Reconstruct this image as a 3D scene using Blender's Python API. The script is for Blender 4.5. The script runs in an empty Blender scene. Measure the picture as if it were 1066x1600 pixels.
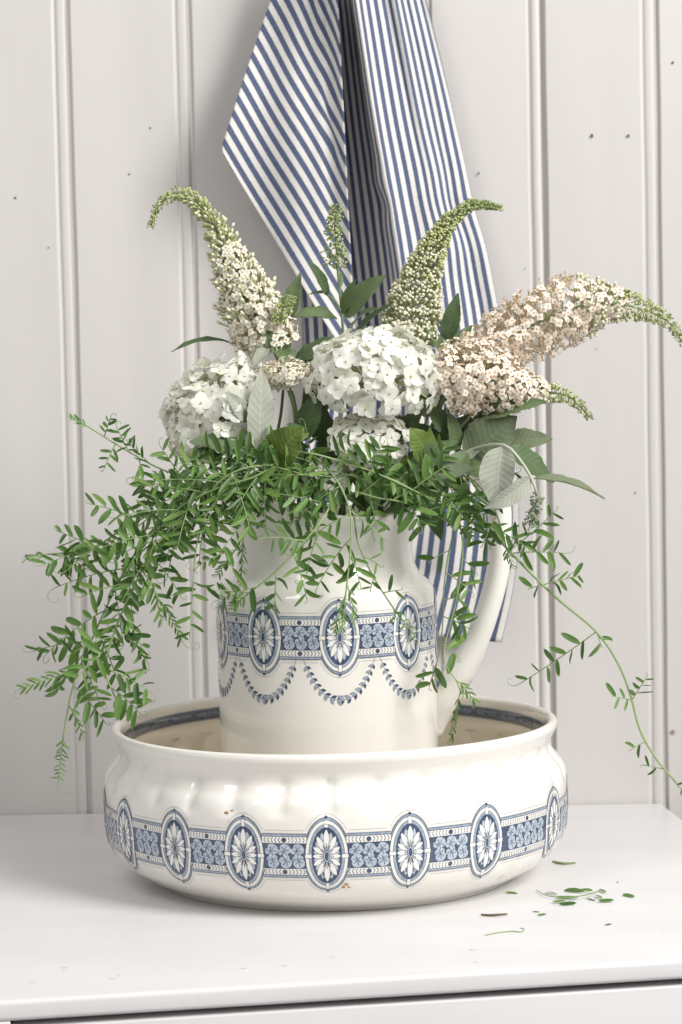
import bpy, math, random
import numpy as np
from mathutils import Vector, Matrix, Quaternion

# ------------------------------------------------------------------ camera, world, lamps, exposure
R = math.radians
SC = bpy.context.scene
COL = SC.collection
F, CX, CY = 4000.0, 533.0, 800.0           # focal length in photo pixels, image centre
PITCH, ROLL = R(3.8), R(-1.2)
ROT = Matrix.Rotation(math.pi/2 - PITCH, 3, 'X') @ Matrix.Rotation(ROLL, 3, 'Z')
def ray(px, py): return ROT @ Vector(((px-CX)/F, -(py-CY)/F, -1.0))
_d = ray(527, 1362)
CAM = -_d*(2.2/_d.y)                        # basin centre on the dresser top is the origin
cam_data = bpy.data.cameras.new('camera'); cam = bpy.data.objects.new('camera', cam_data); COL.objects.link(cam)
cam.matrix_world = Matrix.Translation(CAM) @ ROT.to_4x4()
cam_data.sensor_fit = 'VERTICAL'; cam_data.sensor_height = 36; cam_data.sensor_width = 24
cam_data.lens = 36*F/1600; cam_data.clip_end = 50; cam_data.clip_start = 0.05
cam_data.dof.use_dof = True; cam_data.dof.focus_distance = 2.10; cam_data.dof.aperture_fstop = 10
SC.camera = cam
SC.render.resolution_x, SC.render.resolution_y = 682, 1024

world = bpy.data.worlds.new('World'); SC.world = world; world.use_nodes = True
bg = world.node_tree.nodes['Background']; bg.inputs[0].default_value = (1.0, 0.993, 0.985, 1); bg.inputs[1].default_value = 0.40

def area(name, loc, target, w, h, power, col):
    l = bpy.data.lights.new(name, 'AREA'); l.shape = 'RECTANGLE'; l.size = w; l.size_y = h; l.energy = power; l.color = col
    o = bpy.data.objects.new(name, l); COL.objects.link(o)
    o.location = loc; o.rotation_euler = (Vector(target)-Vector(loc)).to_track_quat('-Z', 'Y').to_euler()
    return o
key = area('window_light', (2.0, -1.65, 2.1), (-0.55, 0.3, 0.2), 1.3, 1.5, 44, (1.0, 0.985, 0.965)); key.data.spread = R(110)
area('second_window_light', (-0.85, -1.15, 1.75), (0, -0.2, 0.0), 0.7, 0.9, 9, (1.0, 0.985, 0.965))
SC.view_settings.view_transform = 'Standard'; SC.view_settings.look = 'None'
SC.view_settings.exposure = 0.07; SC.view_settings.gamma = 1.0
SC.cycles.use_denoising = True
SC.cycles.max_bounces = 10; SC.cycles.transparent_max_bounces = 8

# ------------------------------------------------------------------ pixel to place helpers (every use names a real depth)
def on_y(px, py, y):                         # point on the upright plane at depth y
    d = ray(px, py); return CAM + d*((y-CAM.y)/d.y)
def on_z(px, py, z=0.0):                     # point at height z
    d = ray(px, py); return CAM + d*((z-CAM.z)/d.z)
WA, WB = on_z(144, 1270), on_z(1038, 1254)
WDIR = Vector((WB.x-WA.x, WB.y-WA.y, 0)).normalized()
WN = Vector((WDIR.y, -WDIR.x, 0))            # wall normal, towards the room
def on_wall(px, py, off=0.0):
    d = ray(px, py); p0 = WA + WN*off
    return CAM + d*((p0-CAM).dot(WN)/d.dot(WN))
PXM = 1/1818.0                               # metres per photo pixel at the basin centre

# ------------------------------------------------------------------ object helpers
ORG = {}
def mesh(name, V, Fs, mats, mi=None, smooth=True, uv=None):
    me = bpy.data.meshes.new(name); me.from_pydata([tuple(v) for v in V], [], Fs)
    for m in (mats if isinstance(mats, (list, tuple)) else [mats]): me.materials.append(M[m])
    if mi is not None: me.polygons.foreach_set('material_index', np.array(mi, dtype=np.int32))
    if smooth: me.polygons.foreach_set('use_smooth', np.ones(len(me.polygons), dtype=bool))
    if uv is not None:
        l = me.uv_layers.new(name='UVMap'); idx = np.zeros(len(me.loops), dtype=np.int32); me.loops.foreach_get('vertex_index', idx)
        l.data.foreach_set('uv', np.array(uv, dtype=np.float32)[idx].ravel())
    me.update(); return me
def put(name, data, parent=None, mat=None, label=None, cat=None, group=None, kind=None):
    """link an object; mat is its WORLD matrix (None: geometry already in world coordinates)"""
    o = bpy.data.objects.new(name, data); COL.objects.link(o)
    Mw = mat if mat is not None else Matrix.Identity(4)
    if parent is not None:
        o.parent = parent; o.matrix_basis = ORG[parent.name].inverted() @ Mw
    else: o.matrix_basis = Mw
    ORG[o.name] = Mw
    tag(o, label, cat, group, kind); return o
def tag(o, label=None, cat=None, group=None, kind=None):
    if label: o['label'] = label
    if cat: o['category'] = cat
    if group: o['group'] = group
    if kind: o['kind'] = kind
    return o
def thing(name, loc, label, cat, group=None):
    return put(name, None, None, Matrix.Translation(loc), label, cat, group)

# ------------------------------------------------------------------ materials
M = {}
class NT:
    def __init__(s, name):
        m = bpy.data.materials.new(name); m.use_nodes = True; s.m = m; s.t = m.node_tree; s.t.nodes.clear(); M[name] = m
        s.out = s.n('ShaderNodeOutputMaterial')
    def n(s, typ, **kw):
        nd = s.t.nodes.new(typ)
        for k, v in kw.items():
            if k.startswith('i_'):
                key = k[2:]; key = int(key) if key.isdigit() else key.replace('_', ' ')
                nd.inputs[key].default_value = v
            else: setattr(nd, k, v)
        return nd
    def l(s, a, b): s.t.links.new(a, b)
    def noise(s, scale, detail=3, coord='Object', mapscale=None):
        tc = s.n('ShaderNodeTexCoord'); nz = s.n('ShaderNodeTexNoise', i_Scale=scale, i_Detail=detail); src = tc.outputs[coord]
        if mapscale:
            mp = s.n('ShaderNodeMapping'); mp.inputs['Scale'].default_value = mapscale; s.l(src, mp.inputs[0]); src = mp.outputs[0]
        s.l(src, nz.inputs['Vector']); return nz.outputs[0]
    def ramp(s, fac, stops):
        r = s.n('ShaderNodeValToRGB'); e = r.color_ramp.elements
        while len(e) < len(stops): e.new(0.5)
        for q, (p, c) in zip(e, stops): q.position = p; q.color = (*c, 1)
        s.l(fac, r.inputs[0]); return r.outputs[0]
    def mix(s, fac, a, b, mode='MIX'):
        x = s.n('ShaderNodeMix', data_type='RGBA', blend_type=mode)
        for sock, v in ((x.inputs[0], fac), (x.inputs[6], a), (x.inputs[7], b)):
            if hasattr(v, 'is_linked'): s.l(v, sock)
            else: sock.default_value = v if not isinstance(v, tuple) else (*v, 1) if len(v) == 3 else v
        return x.outputs[2]
    def math(s, op, a, b=None, c=None):
        x = s.n('ShaderNodeMath', operation=op)
        for k, v in enumerate((a, b, c)):
            if v is None: continue
            if hasattr(v, 'is_linked'): s.l(v, x.inputs[k])
            else: x.inputs[k].default_value = v
        return x.outputs[0]
    def bump(s, h, strength, dist):
        b = s.n('ShaderNodeBump', i_Strength=strength, i_Distance=dist); s.l(h, b.inputs['Height']); return b.outputs[0]
    def principled(s, col, rough, normal=None, **kw):
        p = s.n('ShaderNodeBsdfPrincipled')
        for sock, v in ((p.inputs['Base Color'], col), (p.inputs['Roughness'], rough)):
            if hasattr(v, 'is_linked'): s.l(v, sock)
            else: sock.default_value = (*v, 1) if isinstance(v, tuple) else v
        for k, v in kw.items(): p.inputs[k.replace('_', ' ')].default_value = v
        if normal is not None: s.l(normal, p.inputs['Normal'])
        s.l(p.outputs[0], s.out.inputs[0]); return p
    def thin(s, col, rough, trans, normal=None, tcol=None, spec=0.35):
        """thin petal or leaf: surface + light let through"""
        p = s.principled(col, rough, normal, Specular_IOR_Level=spec)
        t = s.n('ShaderNodeBsdfTranslucent'); tc = tcol if tcol is not None else col
        if hasattr(tc, 'is_linked'): s.l(tc, t.inputs[0])
        else: t.inputs[0].default_value = (*tc, 1)
        mx = s.n('ShaderNodeMixShader', i_0=trans); s.l(p.outputs[0], mx.inputs[1]); s.l(t.outputs[0], mx.inputs[2]); s.l(mx.outputs[0], s.out.inputs[0])

def mat_paint(name, c, rough=0.42, grain=(1, 1, 1), bump=0.25, var=0.035, scale=14):
    t = NT(name); n1 = t.noise(scale, 4, 'Object', grain); n2 = t.noise(scale*9, 3, 'Object', grain)
    lo = tuple(v*(1-var*1.6) for v in c); hi = tuple(min(1, v*(1+var*.6)) for v in c)
    oi = t.n('ShaderNodeObjectInfo'); col = t.ramp(t.math('ADD', n1, t.math('MULTIPLY', t.math('SUBTRACT', oi.outputs['Random'], 0.5), 0.25)), [(0.3, lo), (0.65, hi)])
    h = t.math('ADD', n1, t.math('MULTIPLY', n2, 0.35))
    t.principled(col, rough, t.bump(h, bump, 0.0015))
mat_paint('wall_paint', (0.625, 0.60, 0.58), 0.48, (1, 1, 0.12), 0.18, 0.03)
mat_paint('dresser_paint', (0.755, 0.74, 0.74), 0.34, (0.3, 1, 1), 0.30, 0.03, 16)
NT('groove_dust').principled((0.30, 0.265, 0.235), 0.8)
NT('dark_gap').principled((0.05, 0.035, 0.028), 0.9)
NT('nail_hole').principled((0.10, 0.085, 0.075), 0.8)
NT('knot_stain').principled((0.34, 0.25, 0.18), 0.6)

def mat_glaze(name, c, c2, rough=0.09):
    t = NT(name); n1 = t.noise(9, 4); n2 = t.noise(260, 2); n3 = t.noise(26, 3)
    col = t.ramp(n1, [(0.3, c2), (0.68, c)])
    sp = t.ramp(n2, [(0.785, (0, 0, 0)), (0.80, (1, 1, 1))])
    col = t.mix(t.math('MULTIPLY', sp, 0.55), col, (0.30, 0.24, 0.17))
    t.principled(col, rough, t.bump(n3, 0.06, 0.002), Coat_Weight=0.5, Coat_Roughness=0.04)
mat_glaze('glaze', (0.855, 0.832, 0.78), (0.83, 0.795, 0.73))
mat_glaze('glaze_inside', (0.84, 0.785, 0.68), (0.77, 0.69, 0.56), 0.14)
def mat_print(name, c, c2):
    t = NT(name); n = t.noise(420, 3); t.principled(t.ramp(n, [(0.35, c), (0.68, c2)]), 0.1, None, Coat_Weight=0.4, Coat_Roughness=0.05)
mat_print('print_navy', (0.040, 0.058, 0.108), (0.080, 0.112, 0.185))
mat_print('print_line', (0.06, 0.078, 0.125), (0.12, 0.145, 0.20))
mat_print('print_blue', (0.26, 0.32, 0.40), (0.40, 0.46, 0.54))
mat_print('print_pale', (0.37, 0.44, 0.53), (0.54, 0.60, 0.67))
mat_print('print_white', (0.84, 0.82, 0.77), (0.86, 0.84, 0.79))
mat_print('print_grey', (0.06, 0.07, 0.085), (0.14, 0.15, 0.17))
NT('glaze_chip').principled((0.42, 0.24, 0.10), 0.5)

def mat_leaf(name, c, c2, rough=0.45, trans=0.22, veins=0.0, tc=None, spec=0.3, c3=None):
    t = NT(name); oi = t.n('ShaderNodeObjectInfo'); n = t.noise(60, 3)
    f = t.math('ADD', t.math('MULTIPLY', oi.outputs['Random'], 0.72), t.math('MULTIPLY', n, 0.45))
    col = t.ramp(f, [(0.15, c), (0.80, c2), (0.92, c2), (0.99, c3 or c2)]); nrm = None
    if veins:
        uv = t.n('ShaderNodeTexCoord'); sx = t.n('ShaderNodeSeparateXYZ'); t.l(uv.outputs['UV'], sx.inputs[0])
        ax = t.math('ABSOLUTE', t.math('SUBTRACT', sx.outputs[0], 0.5))
        ph = t.math('FRACT', t.math('MULTIPLY', t.math('SUBTRACT', sx.outputs[1], t.math('MULTIPLY', ax, 0.32)), 11.0))
        v = t.math('ABSOLUTE', t.math('SUBTRACT', ph, 0.5))
        side = t.math('LESS_THAN', v, 0.07); midr = t.math('LESS_THAN', ax, 0.022)
        vm = t.math('MAXIMUM', side, midr)
        h = t.math('ADD', t.math('MULTIPLY', v, -1.0), t.math('MULTIPLY', n, 0.8))
        nrm = t.bump(h, 0.3, 0.0010)
        col = t.mix(t.math('MULTIPLY', vm, veins), col, tuple(min(1, k*1.9+0.03) for k in c2))
    t.thin(col, rough, trans, nrm, tc, spec)
mat_leaf('vetch_leaf', (0.028, 0.068, 0.017), (0.145, 0.262, 0.062), 0.42, 0.25, 0, (0.12, 0.31, 0.055), 0.4, (0.28, 0.33, 0.09))
mat_leaf('vetch_young', (0.10, 0.20, 0.06), (0.24, 0.38, 0.14), 0.5, 0.25)
mat_leaf('vetch_stem', (0.17, 0.27, 0.09), (0.33, 0.44, 0.20), 0.5, 0.1)
mat_leaf('shrub_leaf', (0.075, 0.125, 0.055), (0.155, 0.22, 0.100), 0.5, 0.18, 0.15, (0.16, 0.28, 0.06), 0.3)
mat_leaf('shrub_leaf_bright', (0.11, 0.17, 0.035), (0.19, 0.26, 0.06), 0.5, 0.2, 0.3, (0.3, 0.4, 0.05), 0.25)
mat_leaf('shrub_under', (0.35, 0.37, 0.295), (0.49, 0.505, 0.425), 0.8, 0.2, 0.22)
mat_leaf('shrub_grey', (0.105, 0.145, 0.078), (0.185, 0.225, 0.135), 0.7, 0.14, 0.15)
mat_leaf('green_stem', (0.13, 0.20, 0.07), (0.27, 0.35, 0.17), 0.55, 0.05)
mat_leaf('pale_stem', (0.40, 0.42, 0.32), (0.55, 0.56, 0.46), 0.7, 0.05)
mat_leaf('petal_white', (0.90, 0.895, 0.82), (0.95, 0.945, 0.90), 0.6, 0.42)
mat_leaf('petal_cream', (0.85, 0.83, 0.71), (0.92, 0.91, 0.83), 0.55, 0.25)
mat_leaf('petal_blush', (0.92, 0.82, 0.71), (0.97, 0.91, 0.835), 0.55, 0.25)
NT('eye_green').principled((0.45, 0.52, 0.22), 0.6)
NT('eye_orange').principled((0.66, 0.37, 0.10), 0.6)
NT('tube_gold').thin((0.78, 0.66, 0.44), 0.6, 0.2)
NT('tube_faded').thin((0.70, 0.44, 0.25), 0.7, 0.15)
NT('tube_lime').thin((0.52, 0.56, 0.29), 0.6, 0.2)
NT('bud_cream').thin((0.90, 0.88, 0.70), 0.55, 0.2)
NT('bud_lime').thin((0.55, 0.60, 0.29), 0.6, 0.15)
NT('bud_green').thin((0.25, 0.325, 0.13), 0.65, 0.1)
NT('seed_grey').thin((0.33, 0.37, 0.27), 0.8, 0.1)
NT('twig_brown').principled((0.13, 0.10, 0.05), 0.7)

def mat_cloth():
    t = NT('striped_cotton'); uv = t.n('ShaderNodeTexCoord'); sx = t.n('ShaderNodeSeparateXYZ'); t.l(uv.outputs['UV'], sx.inputs[0])
    nz = t.noise(330, 3); wob = t.math('MULTIPLY', t.math('SUBTRACT', nz, 0.5), 0.05)
    ph = t.math('FRACT', t.math('ADD', sx.outputs[0], wob))
    d = t.math('ABSOLUTE', t.math('SUBTRACT', ph, 0.5))
    s = t.n('ShaderNodeMapRange', interpolation_type='SMOOTHSTEP'); s.inputs[1].default_value = 0.228; s.inputs[2].default_value = 0.275
    s.inputs[3].default_value = 1; s.inputs[4].default_value = 0; t.l(d, s.inputs[0])
    wv = t.noise(900, 2)
    navy = t.ramp(wv, [(0.3, (0.068, 0.088, 0.160)), (0.7, (0.138, 0.166, 0.270))])
    cream = t.ramp(wv, [(0.3, (0.72, 0.695, 0.655)), (0.7, (0.83, 0.81, 0.78))])
    col = t.mix(s.outputs[0], cream, navy)
    a = t.n('ShaderNodeTexWave', i_Scale=420.0); t.l(uv.outputs['Object'], a.inputs[0])
    h = t.math('ADD', wv, t.math('MULTIPLY', a.outputs[1], 0.2))
    p = t.principled(col, 0.88, t.bump(h, 0.35, 0.0006), Specular_IOR_Level=0.2, Sheen_Weight=0.15)
    tr = t.n('ShaderNodeBsdfTranslucent'); t.l(col, tr.inputs[0]); mx = t.n('ShaderNodeMixShader', i_0=0.08)
    t.l(p.outputs[0], mx.inputs[1]); t.l(tr.outputs[0], mx.inputs[2]); t.l(mx.outputs[0], t.out.inputs[0])
mat_cloth()

# ------------------------------------------------------------------ geometry helpers
def spline(pts, n):
    P = [Vector(p) for p in pts]
    if len(P) == 2: return [P[0].lerp(P[1], i/(n-1)) for i in range(n)]
    P = [P[0]*2-P[1]] + P + [P[-1]*2-P[-2]]
    seg = len(P)-3; out = []
    for i in range(n):
        t = i/(n-1)*seg; k = min(int(t), seg-1); t -= k
        a, b, c, d = P[k:k+4]
        out.append(0.5*((2*b) + (c-a)*t + (2*a-5*b+4*c-d)*t*t + (3*b-a-3*c+d)*t**3))
    return out
def even(pts, n):
    c = spline(pts, max(60, n*4)); s = [0]
    for a, b in zip(c, c[1:]): s.append(s[-1]+(b-a).length)
    L = s[-1]; out = []; k = 0
    for i in range(n):
        q = L*i/(n-1)
        while k < len(s)-2 and s[k+1] < q: k += 1
        f = (q-s[k])/max(1e-9, s[k+1]-s[k]); out.append(c[k].lerp(c[k+1], f))
    return out, L
def lerp_list(v, t):
    if not isinstance(v, (list, tuple)): return v
    x = t*(len(v)-1); i = min(int(x), len(v)-2); return v[i]+(v[i+1]-v[i])*(x-i)
def tube(pts, rad, n=7, V=None, Fs=None, flat=1.0, up=None, cap=True):
    V = [] if V is None else V; Fs = [] if Fs is None else Fs; b0 = len(V)
    m = len(pts); side = None
    for i, p in enumerate(pts):
        t = (pts[min(i+1, m-1)]-pts[max(i-1, 0)]).normalized()
        if side is None:
            ref = Vector(up) if up is not None else (Vector((0, 0, 1)) if abs(t.z) < 0.9 else Vector((1, 0, 0)))
            side = t.cross(ref).normalized()
        side = (side - t*side.dot(t)).normalized(); nor = side.cross(t)
        r = lerp_list(rad, i/(m-1))
        for k in range(n):
            a = 2*math.pi*k/n; V.append(p + side*(math.cos(a)*r*flat) + nor*(math.sin(a)*r))
    for i in range(m-1):
        for k in range(n):
            a, b = b0+i*n+k, b0+i*n+(k+1) % n
            Fs.append((a, b, b+n, a+n))
    if cap: Fs.append(tuple(range(b0+n-1, b0-1, -1))); Fs.append(tuple(range(b0+(m-1)*n, b0+m*n)))
    return V, Fs
def frame(z, x=None, roll=0.0):
    """rotation whose local +Z is z and local +X close to x"""
    z = Vector(z).normalized(); x = Vector(x) if x is not None else (Vector((0, 0, 1)) if abs(z.z) < 0.9 else Vector((1, 0, 0)))
    x = x - z*x.dot(z)
    if x.length < 1e-5: x = z.orthogonal()
    x.normalize(); y = z.cross(x)
    m = Matrix((x, y, z)).transposed()
    return (m @ Matrix.Rotation(roll, 3, 'Z')) if roll else m
def TRS(loc, rot3, s=1.0):
    sv = s if isinstance(s, (tuple, list)) else (s, s, s)
    return Matrix.Translation(loc) @ rot3.to_4x4() @ Matrix.Diagonal((*sv, 1))
def box(V, Fs, o, ax, ay, az):
    b = len(V); o, ax, ay, az = Vector(o), Vector(ax), Vector(ay), Vector(az)
    for k in range(8): V.append(o + ax*(k & 1) + ay*((k >> 1) & 1) + az*((k >> 2) & 1))
    for f in ((0, 2, 3, 1), (4, 5, 7, 6), (0, 1, 5, 4), (1, 3, 7, 5), (3, 2, 6, 7), (2, 0, 4, 6)): Fs.append(tuple(b+i for i in f))
def bevel(o, w, seg=3):
    m = o.modifiers.new('bevel', 'BEVEL'); m.width = w; m.segments = seg; m.limit_method = 'ANGLE'; m.angle_limit = R(40)
    return o

# ------------------------------------------------------------------ wall of beaded boards
wall = put('wall', None, None, Matrix.Translation(WA), kind='structure'); wall['label'] = 'white painted wall of vertical beaded boards'
def wall_s(px, py=600): return (on_wall(px, py)-WA).dot(WDIR)
joints = [wall_s(p) for p in (-450, -260, -68, 125, 313, 503, 684, 860, 1036, 1212, 1390, 1568)]
Z0, Z1 = -0.35, 1.0
rw = random.Random(5)
for a, b in zip(joints, joints[1:]):
    # board runs from groove end a to the far side of its own bead at b - groove
    g = 0.0048; e = b-g
    deep = abs(b-joints[7]) < 1e-6; kk = 0.9 if deep else 0.48
    pr = [(a, -0.010), (a, -0.0012), (a+0.0012, 0), (e-0.0135, 0), (e-0.0128, -0.0004), (e-0.0118, -0.0026*kk), (e-0.0104, -0.0032*kk), (e-0.0094, -0.0024*kk)]
    for k in range(9):                                       # the bead
        q = math.pi*(1-k/8); pr.append((e-0.0046+0.0044*math.cos(q), -0.0020*kk+0.0028*kk*math.sin(q)))
    pr += [(e, -0.006), (e, -0.010)]
    dz = rw.uniform(-0.0008, 0.0008); V = []; Fs = []; nz = 24
    for j in range(nz+1):
        z = Z0+(Z1-Z0)*j/nz; w = 0.0004*math.sin(j*0.9+a*40)+0.0003*math.sin(j*2.1+a*90)
        for s, d in pr: V.append(WA + WDIR*(s+w*0.6) + WN*(d+dz) + Vector((0, 0, z)))
    m = len(pr)
    for j in range(nz):
        for k in range(m-1): Fs.append((j*m+k, j*m+k+1, (j+1)*m+k+1, (j+1)*m+k))
    o = put('board', mesh('board', V, Fs, 'wall_paint', smooth=False), wall); bevel(o, 0.0004, 1)
    V = []; Fs = []
    box(V, Fs, WA+WDIR*(e-0.002)+WN*(-0.0105)+Vector((0, 0, Z0)), WDIR*(g+0.004), WN*(0.0042 if deep else 0.0072), Vector((0, 0, Z1-Z0)))
    put('board_tongue', mesh('board_tongue', V, Fs, 'wall_paint', smooth=False), wall)
def blob(name, c, n, r, mat, parent, sq=1.0, seed=0, depth=0.0003):
    rr = random.Random(seed); n = Vector(n).normalized(); f = frame(n, (1, 0, 0) if abs(n.x) < .9 else (0, 0, 1)); V = [c+n*depth]; k = 12
    for i in range(k):
        q = 2*math.pi*i/k; q_r = r*rr.uniform(0.7, 1.15); V.append(c + f @ Vector((math.cos(q)*q_r, math.sin(q)*q_r*sq, depth*0.6)))
    return put(name, mesh(name, V, [(0, 1+i, 1+(i+1) % k) for i in range(k)], mat), parent)
for i, (x, y, r) in enumerate([(24, 309, 1.7), (235, 200, 1.4), (202, 272, 1.4), (925, 212, 2.6), (982, 212, 2.3), (748, 271, 1.6), (1051, 98, 2.0), (993, 770, 1.4), (820, 420, 1.0), (76, 387, 1.2), (932, 545, 0.9), (62, 1010, .9)]):
    blob('nail_hole', on_wall(x, y, 0.0012), WN, r*0.00062, 'nail_hole', wall, 1.25, i)
blob('knot_stain', on_wall(1051, 1144, 0.0012), WN, 0.0034, 'knot_stain', wall, 0.7, 31)
# chipped paint along the open groove
rc = random.Random(9)
for k in range(16):
    py = rc.uniform(15, 380); blob('paint_chip', on_wall(855+py*0.012+rc.uniform(-1.5, 2), py, -0.0015), WN, rc.uniform(0.0008, 0.0017), rc.choice(['knot_stain', 'groove_dust']), wall, rc.uniform(1.2, 3.5), k+50)

# ------------------------------------------------------------------ dresser
FL, FR = on_z(-480, 1594.5), on_z(1330, 1483)       # front edge of the top
fd = (FR-FL).normalized(); fnv = Vector((fd.y, -fd.x, 0))
BL = WA + WDIR*wall_s(-430, 1270) + WN*0.002; BL.z = 0
BR = on_z(1034, 1254); BR = BR + WN*0.002; BR.z = 0
FR2 = on_z(1330, 1483)
side = (FR2-BR)
dresser = thing('dresser', Vector((0, -0.1, -0.6)), 'white painted wooden dresser the basin stands on', 'dresser')
TH = 0.0150
def slab(name, corners, z0, z1, mat, bw, sub=1):
    V = [Vector((c.x, c.y, z)) for z in (z0, z1) for c in corners]; n = len(corners)
    Fs = [tuple(range(n-1, -1, -1)), tuple(range(n, 2*n))] + [(i, (i+1) % n, (i+1) % n+n, i+n) for i in range(n)]
    o = put(name, mesh(name, V, Fs, mat, smooth=True), dresser)
    if bw: bevel(o, bw, 5)
    return o
slab('top', [FL, FR2, BR, BL], -TH, 0, 'dresser_paint', 0.0035)
gx = on_z(15, 1584, -TH)                             # stile's inner edge under the slab front
t0 = (gx-FL).dot(fd)
def fr(s, back): return FL + fd*s - fnv*back
Lf = (FR-FL).length
slab('stile', [fr(-0.02, 0.0008), fr(t0, 0.0008), fr(t0, 0.03), fr(-0.02, 0.03)], -0.5, -TH-0.0001, 'dresser_paint', 0.0012)
slab('drawer_front', [fr(t0+0.0016, 0.003), fr(Lf, 0.003), fr(Lf, 0.022), fr(t0+0.0016, 0.022)], -0.20, -TH-0.0052, 'dresser_paint', 0.0018)
slab('drawer_front', [fr(t0+0.0016, 0.003), fr(Lf, 0.003), fr(Lf, 0.022), fr(t0+0.0016, 0.022)], -0.40, -0.206, 'dresser_paint', 0.0018)
slab('carcass', [fr(t0-0.001, 0.034), fr(Lf-0.01, 0.034), BR+fnv*0.02-fd*.02, BL+fnv*0.02+fd*.05], -0.6, -TH-0.0002, 'dark_gap', 0)
# scuffs in the paint of the top
for i, (x, y, r) in enumerate([(52, 1368, 1.2), (142, 1398, .9), (160, 1548, 1.0), (858, 1512, 1.6), (265, 1539, .8)]):
    blob('paint_scuff', on_z(x, y, 0.0001), (0, 0, 1), r*0.0006, 'groove_dust', dresser, 0.6, i+80, 0.0002)

rb = random.Random(12)
for i in range(11):                              # lumps of old paint along the worn front edge
    x = rb.uniform(40, 1050); y = 1555-0.0615*x-rb.uniform(4, 40)
    blob('paint_lump', on_z(x, y, 0.0), (0, 0, 1), rb.uniform(0.0012, 0.0034), 'dresser_paint', dresser, rb.uniform(.4, 1.2), i+300, 0.0005)
# ------------------------------------------------------------------ striped towel
def curve1(keys, y):
    for (y0, x0), (y1, x1) in zip(keys, keys[1:]):
        if y <= y1: break
    t = (y-y0)/(y1-y0); return x0+(x1-x0)*t
def smoothcurve(keys):
    ys = np.array([k[0] for k in keys], float); xs = np.array([k[1] for k in keys], float)
    def f(y):                                   # monotone-ish cubic through the keys
        i = int(np.clip(np.searchsorted(ys, y)-1, 0, len(ys)-2)); h = ys[i+1]-ys[i]; t = (y-ys[i])/h
        def m(j):
            if j == 0: return (xs[1]-xs[0])/(ys[1]-ys[0])
            if j == len(ys)-1: return (xs[-1]-xs[-2])/(ys[-1]-ys[-2])
            return (xs[j+1]-xs[j-1])/(ys[j+1]-ys[j-1])
        a, b = m(i)*h, m(i+1)*h
        return (2*t**3-3*t*t+1)*xs[i]+(t**3-2*t*t+t)*a+(-2*t**3+3*t*t)*xs[i+1]+(t**3-t*t)*b
    return f
V = []; Fs = []; UV = []
XL = smoothcurve([(-120, 452), (300, 460), (560, 478), (700, 460), (800, 432), (900, 398), (990, 366)])
XR = smoothcurve([(-120, 633), (0, 666), (150, 703), (310, 739), (440, 771), (560, 790), (700, 805), (830, 811), (920, 802), (1003, 784)])
NU, NV = 190, 150
for j in range(NV+1):
    v = j/NV; fade = max(0.0, 1-v*1.1)
    us = np.linspace(0, 1, NU+1)
    wgt = 1 - 0.80*fade**0.5*np.exp(-((us-0.49-0.03*v)/0.065)**2) - 0.25*fade*np.exp(-((us-0.28)/0.10)**2) + 0.25*fade*np.exp(-((us-0.66)/0.10)**2) \
        - 0.35*fade*np.exp(-((us-0.80+0.1*v)/0.04)**2) - 0.35*math.exp(-((v-0.40)/0.1)**2)*np.exp(-((us-0.86)/0.05)**2)
    g = np.concatenate([[0], np.cumsum((wgt[1:]+wgt[:-1])/2)]); g /= g[-1]
    for i in range(NU+1):
        u = us[i]; ybot = 962+42*g[i]; y = -120+(ybot+120)*v
        x = XL(y)+(XR(y)-XL(y))*g[i]
        sg = 1/(1+math.exp(-(u-0.485-0.03*v)/0.018))
        off = 0.005 + fade**0.7*(0.098*sg*math.exp(-max(0, u-0.55)*3.2)) + (1-fade)*0.016
        off += 0.0045*math.sin(u*24+v*3.0)*(0.35+0.65*v)*(0.4+0.6*sg) + 0.003*math.sin(u*51-v*7)*fade*sg
        off += 0.010*fade*math.exp(-((u-0.80+0.1*v)/0.05)**2)
        off += 0.0035*math.sin((v-0.42)*60+u*6)*math.exp(-((v-0.43)/0.06)**2)*math.exp(-((u-0.85)/0.13)**2)
        x += 3.0*math.sin((v-0.42)*46)*math.exp(-((v-0.42)/0.07)**2)*math.exp(-((u-0.85)/0.16)**2)
        x += 5.0*math.sin((v-0.38)*60)*math.exp(-((v-0.385)/0.035)**2)*math.exp(-((u-0.49)/0.06)**2)
        V.append(on_wall(x, y, max(0.004, off))); UV.append((u*23.0+0.30, v))
for j in range(NV):
    for i in range(NU):
        a = j*(NU+1)+i; Fs.append((a, a+1, a+NU+2, a+NU+1))
b0 = len(V); NS, NTT = 110, 70
for i in range(NS+1):                            # the flap swung out to its corner, stripes running down to the fold
    s = i/NS; yE = -150+388*s; xE = 476-132*s**1.06 - 5*math.sin(s*math.pi)
    if s > 0.965: q = (s-0.965)/0.035; xE += 4.5*q*q; yE += 1.0*q
    xF = 528+30*s; yF = -10+592*s**0.97
    for j in range(NTT+1):
        t = j/NTT; tt = min(t/0.94, 1.0)
        x = xE+(xF-xE)*tt; y = yE+(yF-yE)*tt
        bow = math.sin(tt*math.pi); x += 7*bow*(1-s) - 3*bow*s + 5*math.exp(-((tt-0.78)/.10)**2)*math.exp(-((s-0.42)/.12)**2)*math.sin((s-.42)*30)
        x += 3.5*math.sin(tt*7+s*5)*bow*(1-s*0.6)
        off = 0.046 + 0.010*s*(1-tt) + 0.020*tt**1.5 + 0.005*math.sin(tt*9-s*4) + 0.004*math.sin(s*9+tt*5)
        off += 0.007*math.exp(-((tt-0.55-0.25*s)/0.10)**2)*(1-s*0.7)
        if t > 0.94: q = (t-0.94)/0.06; off -= (off-0.010)*q**1.6; x -= 7*q
        V.append(on_wall(x, y, off)); UV.append((0.25-17.2*(1-s), t))
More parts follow.
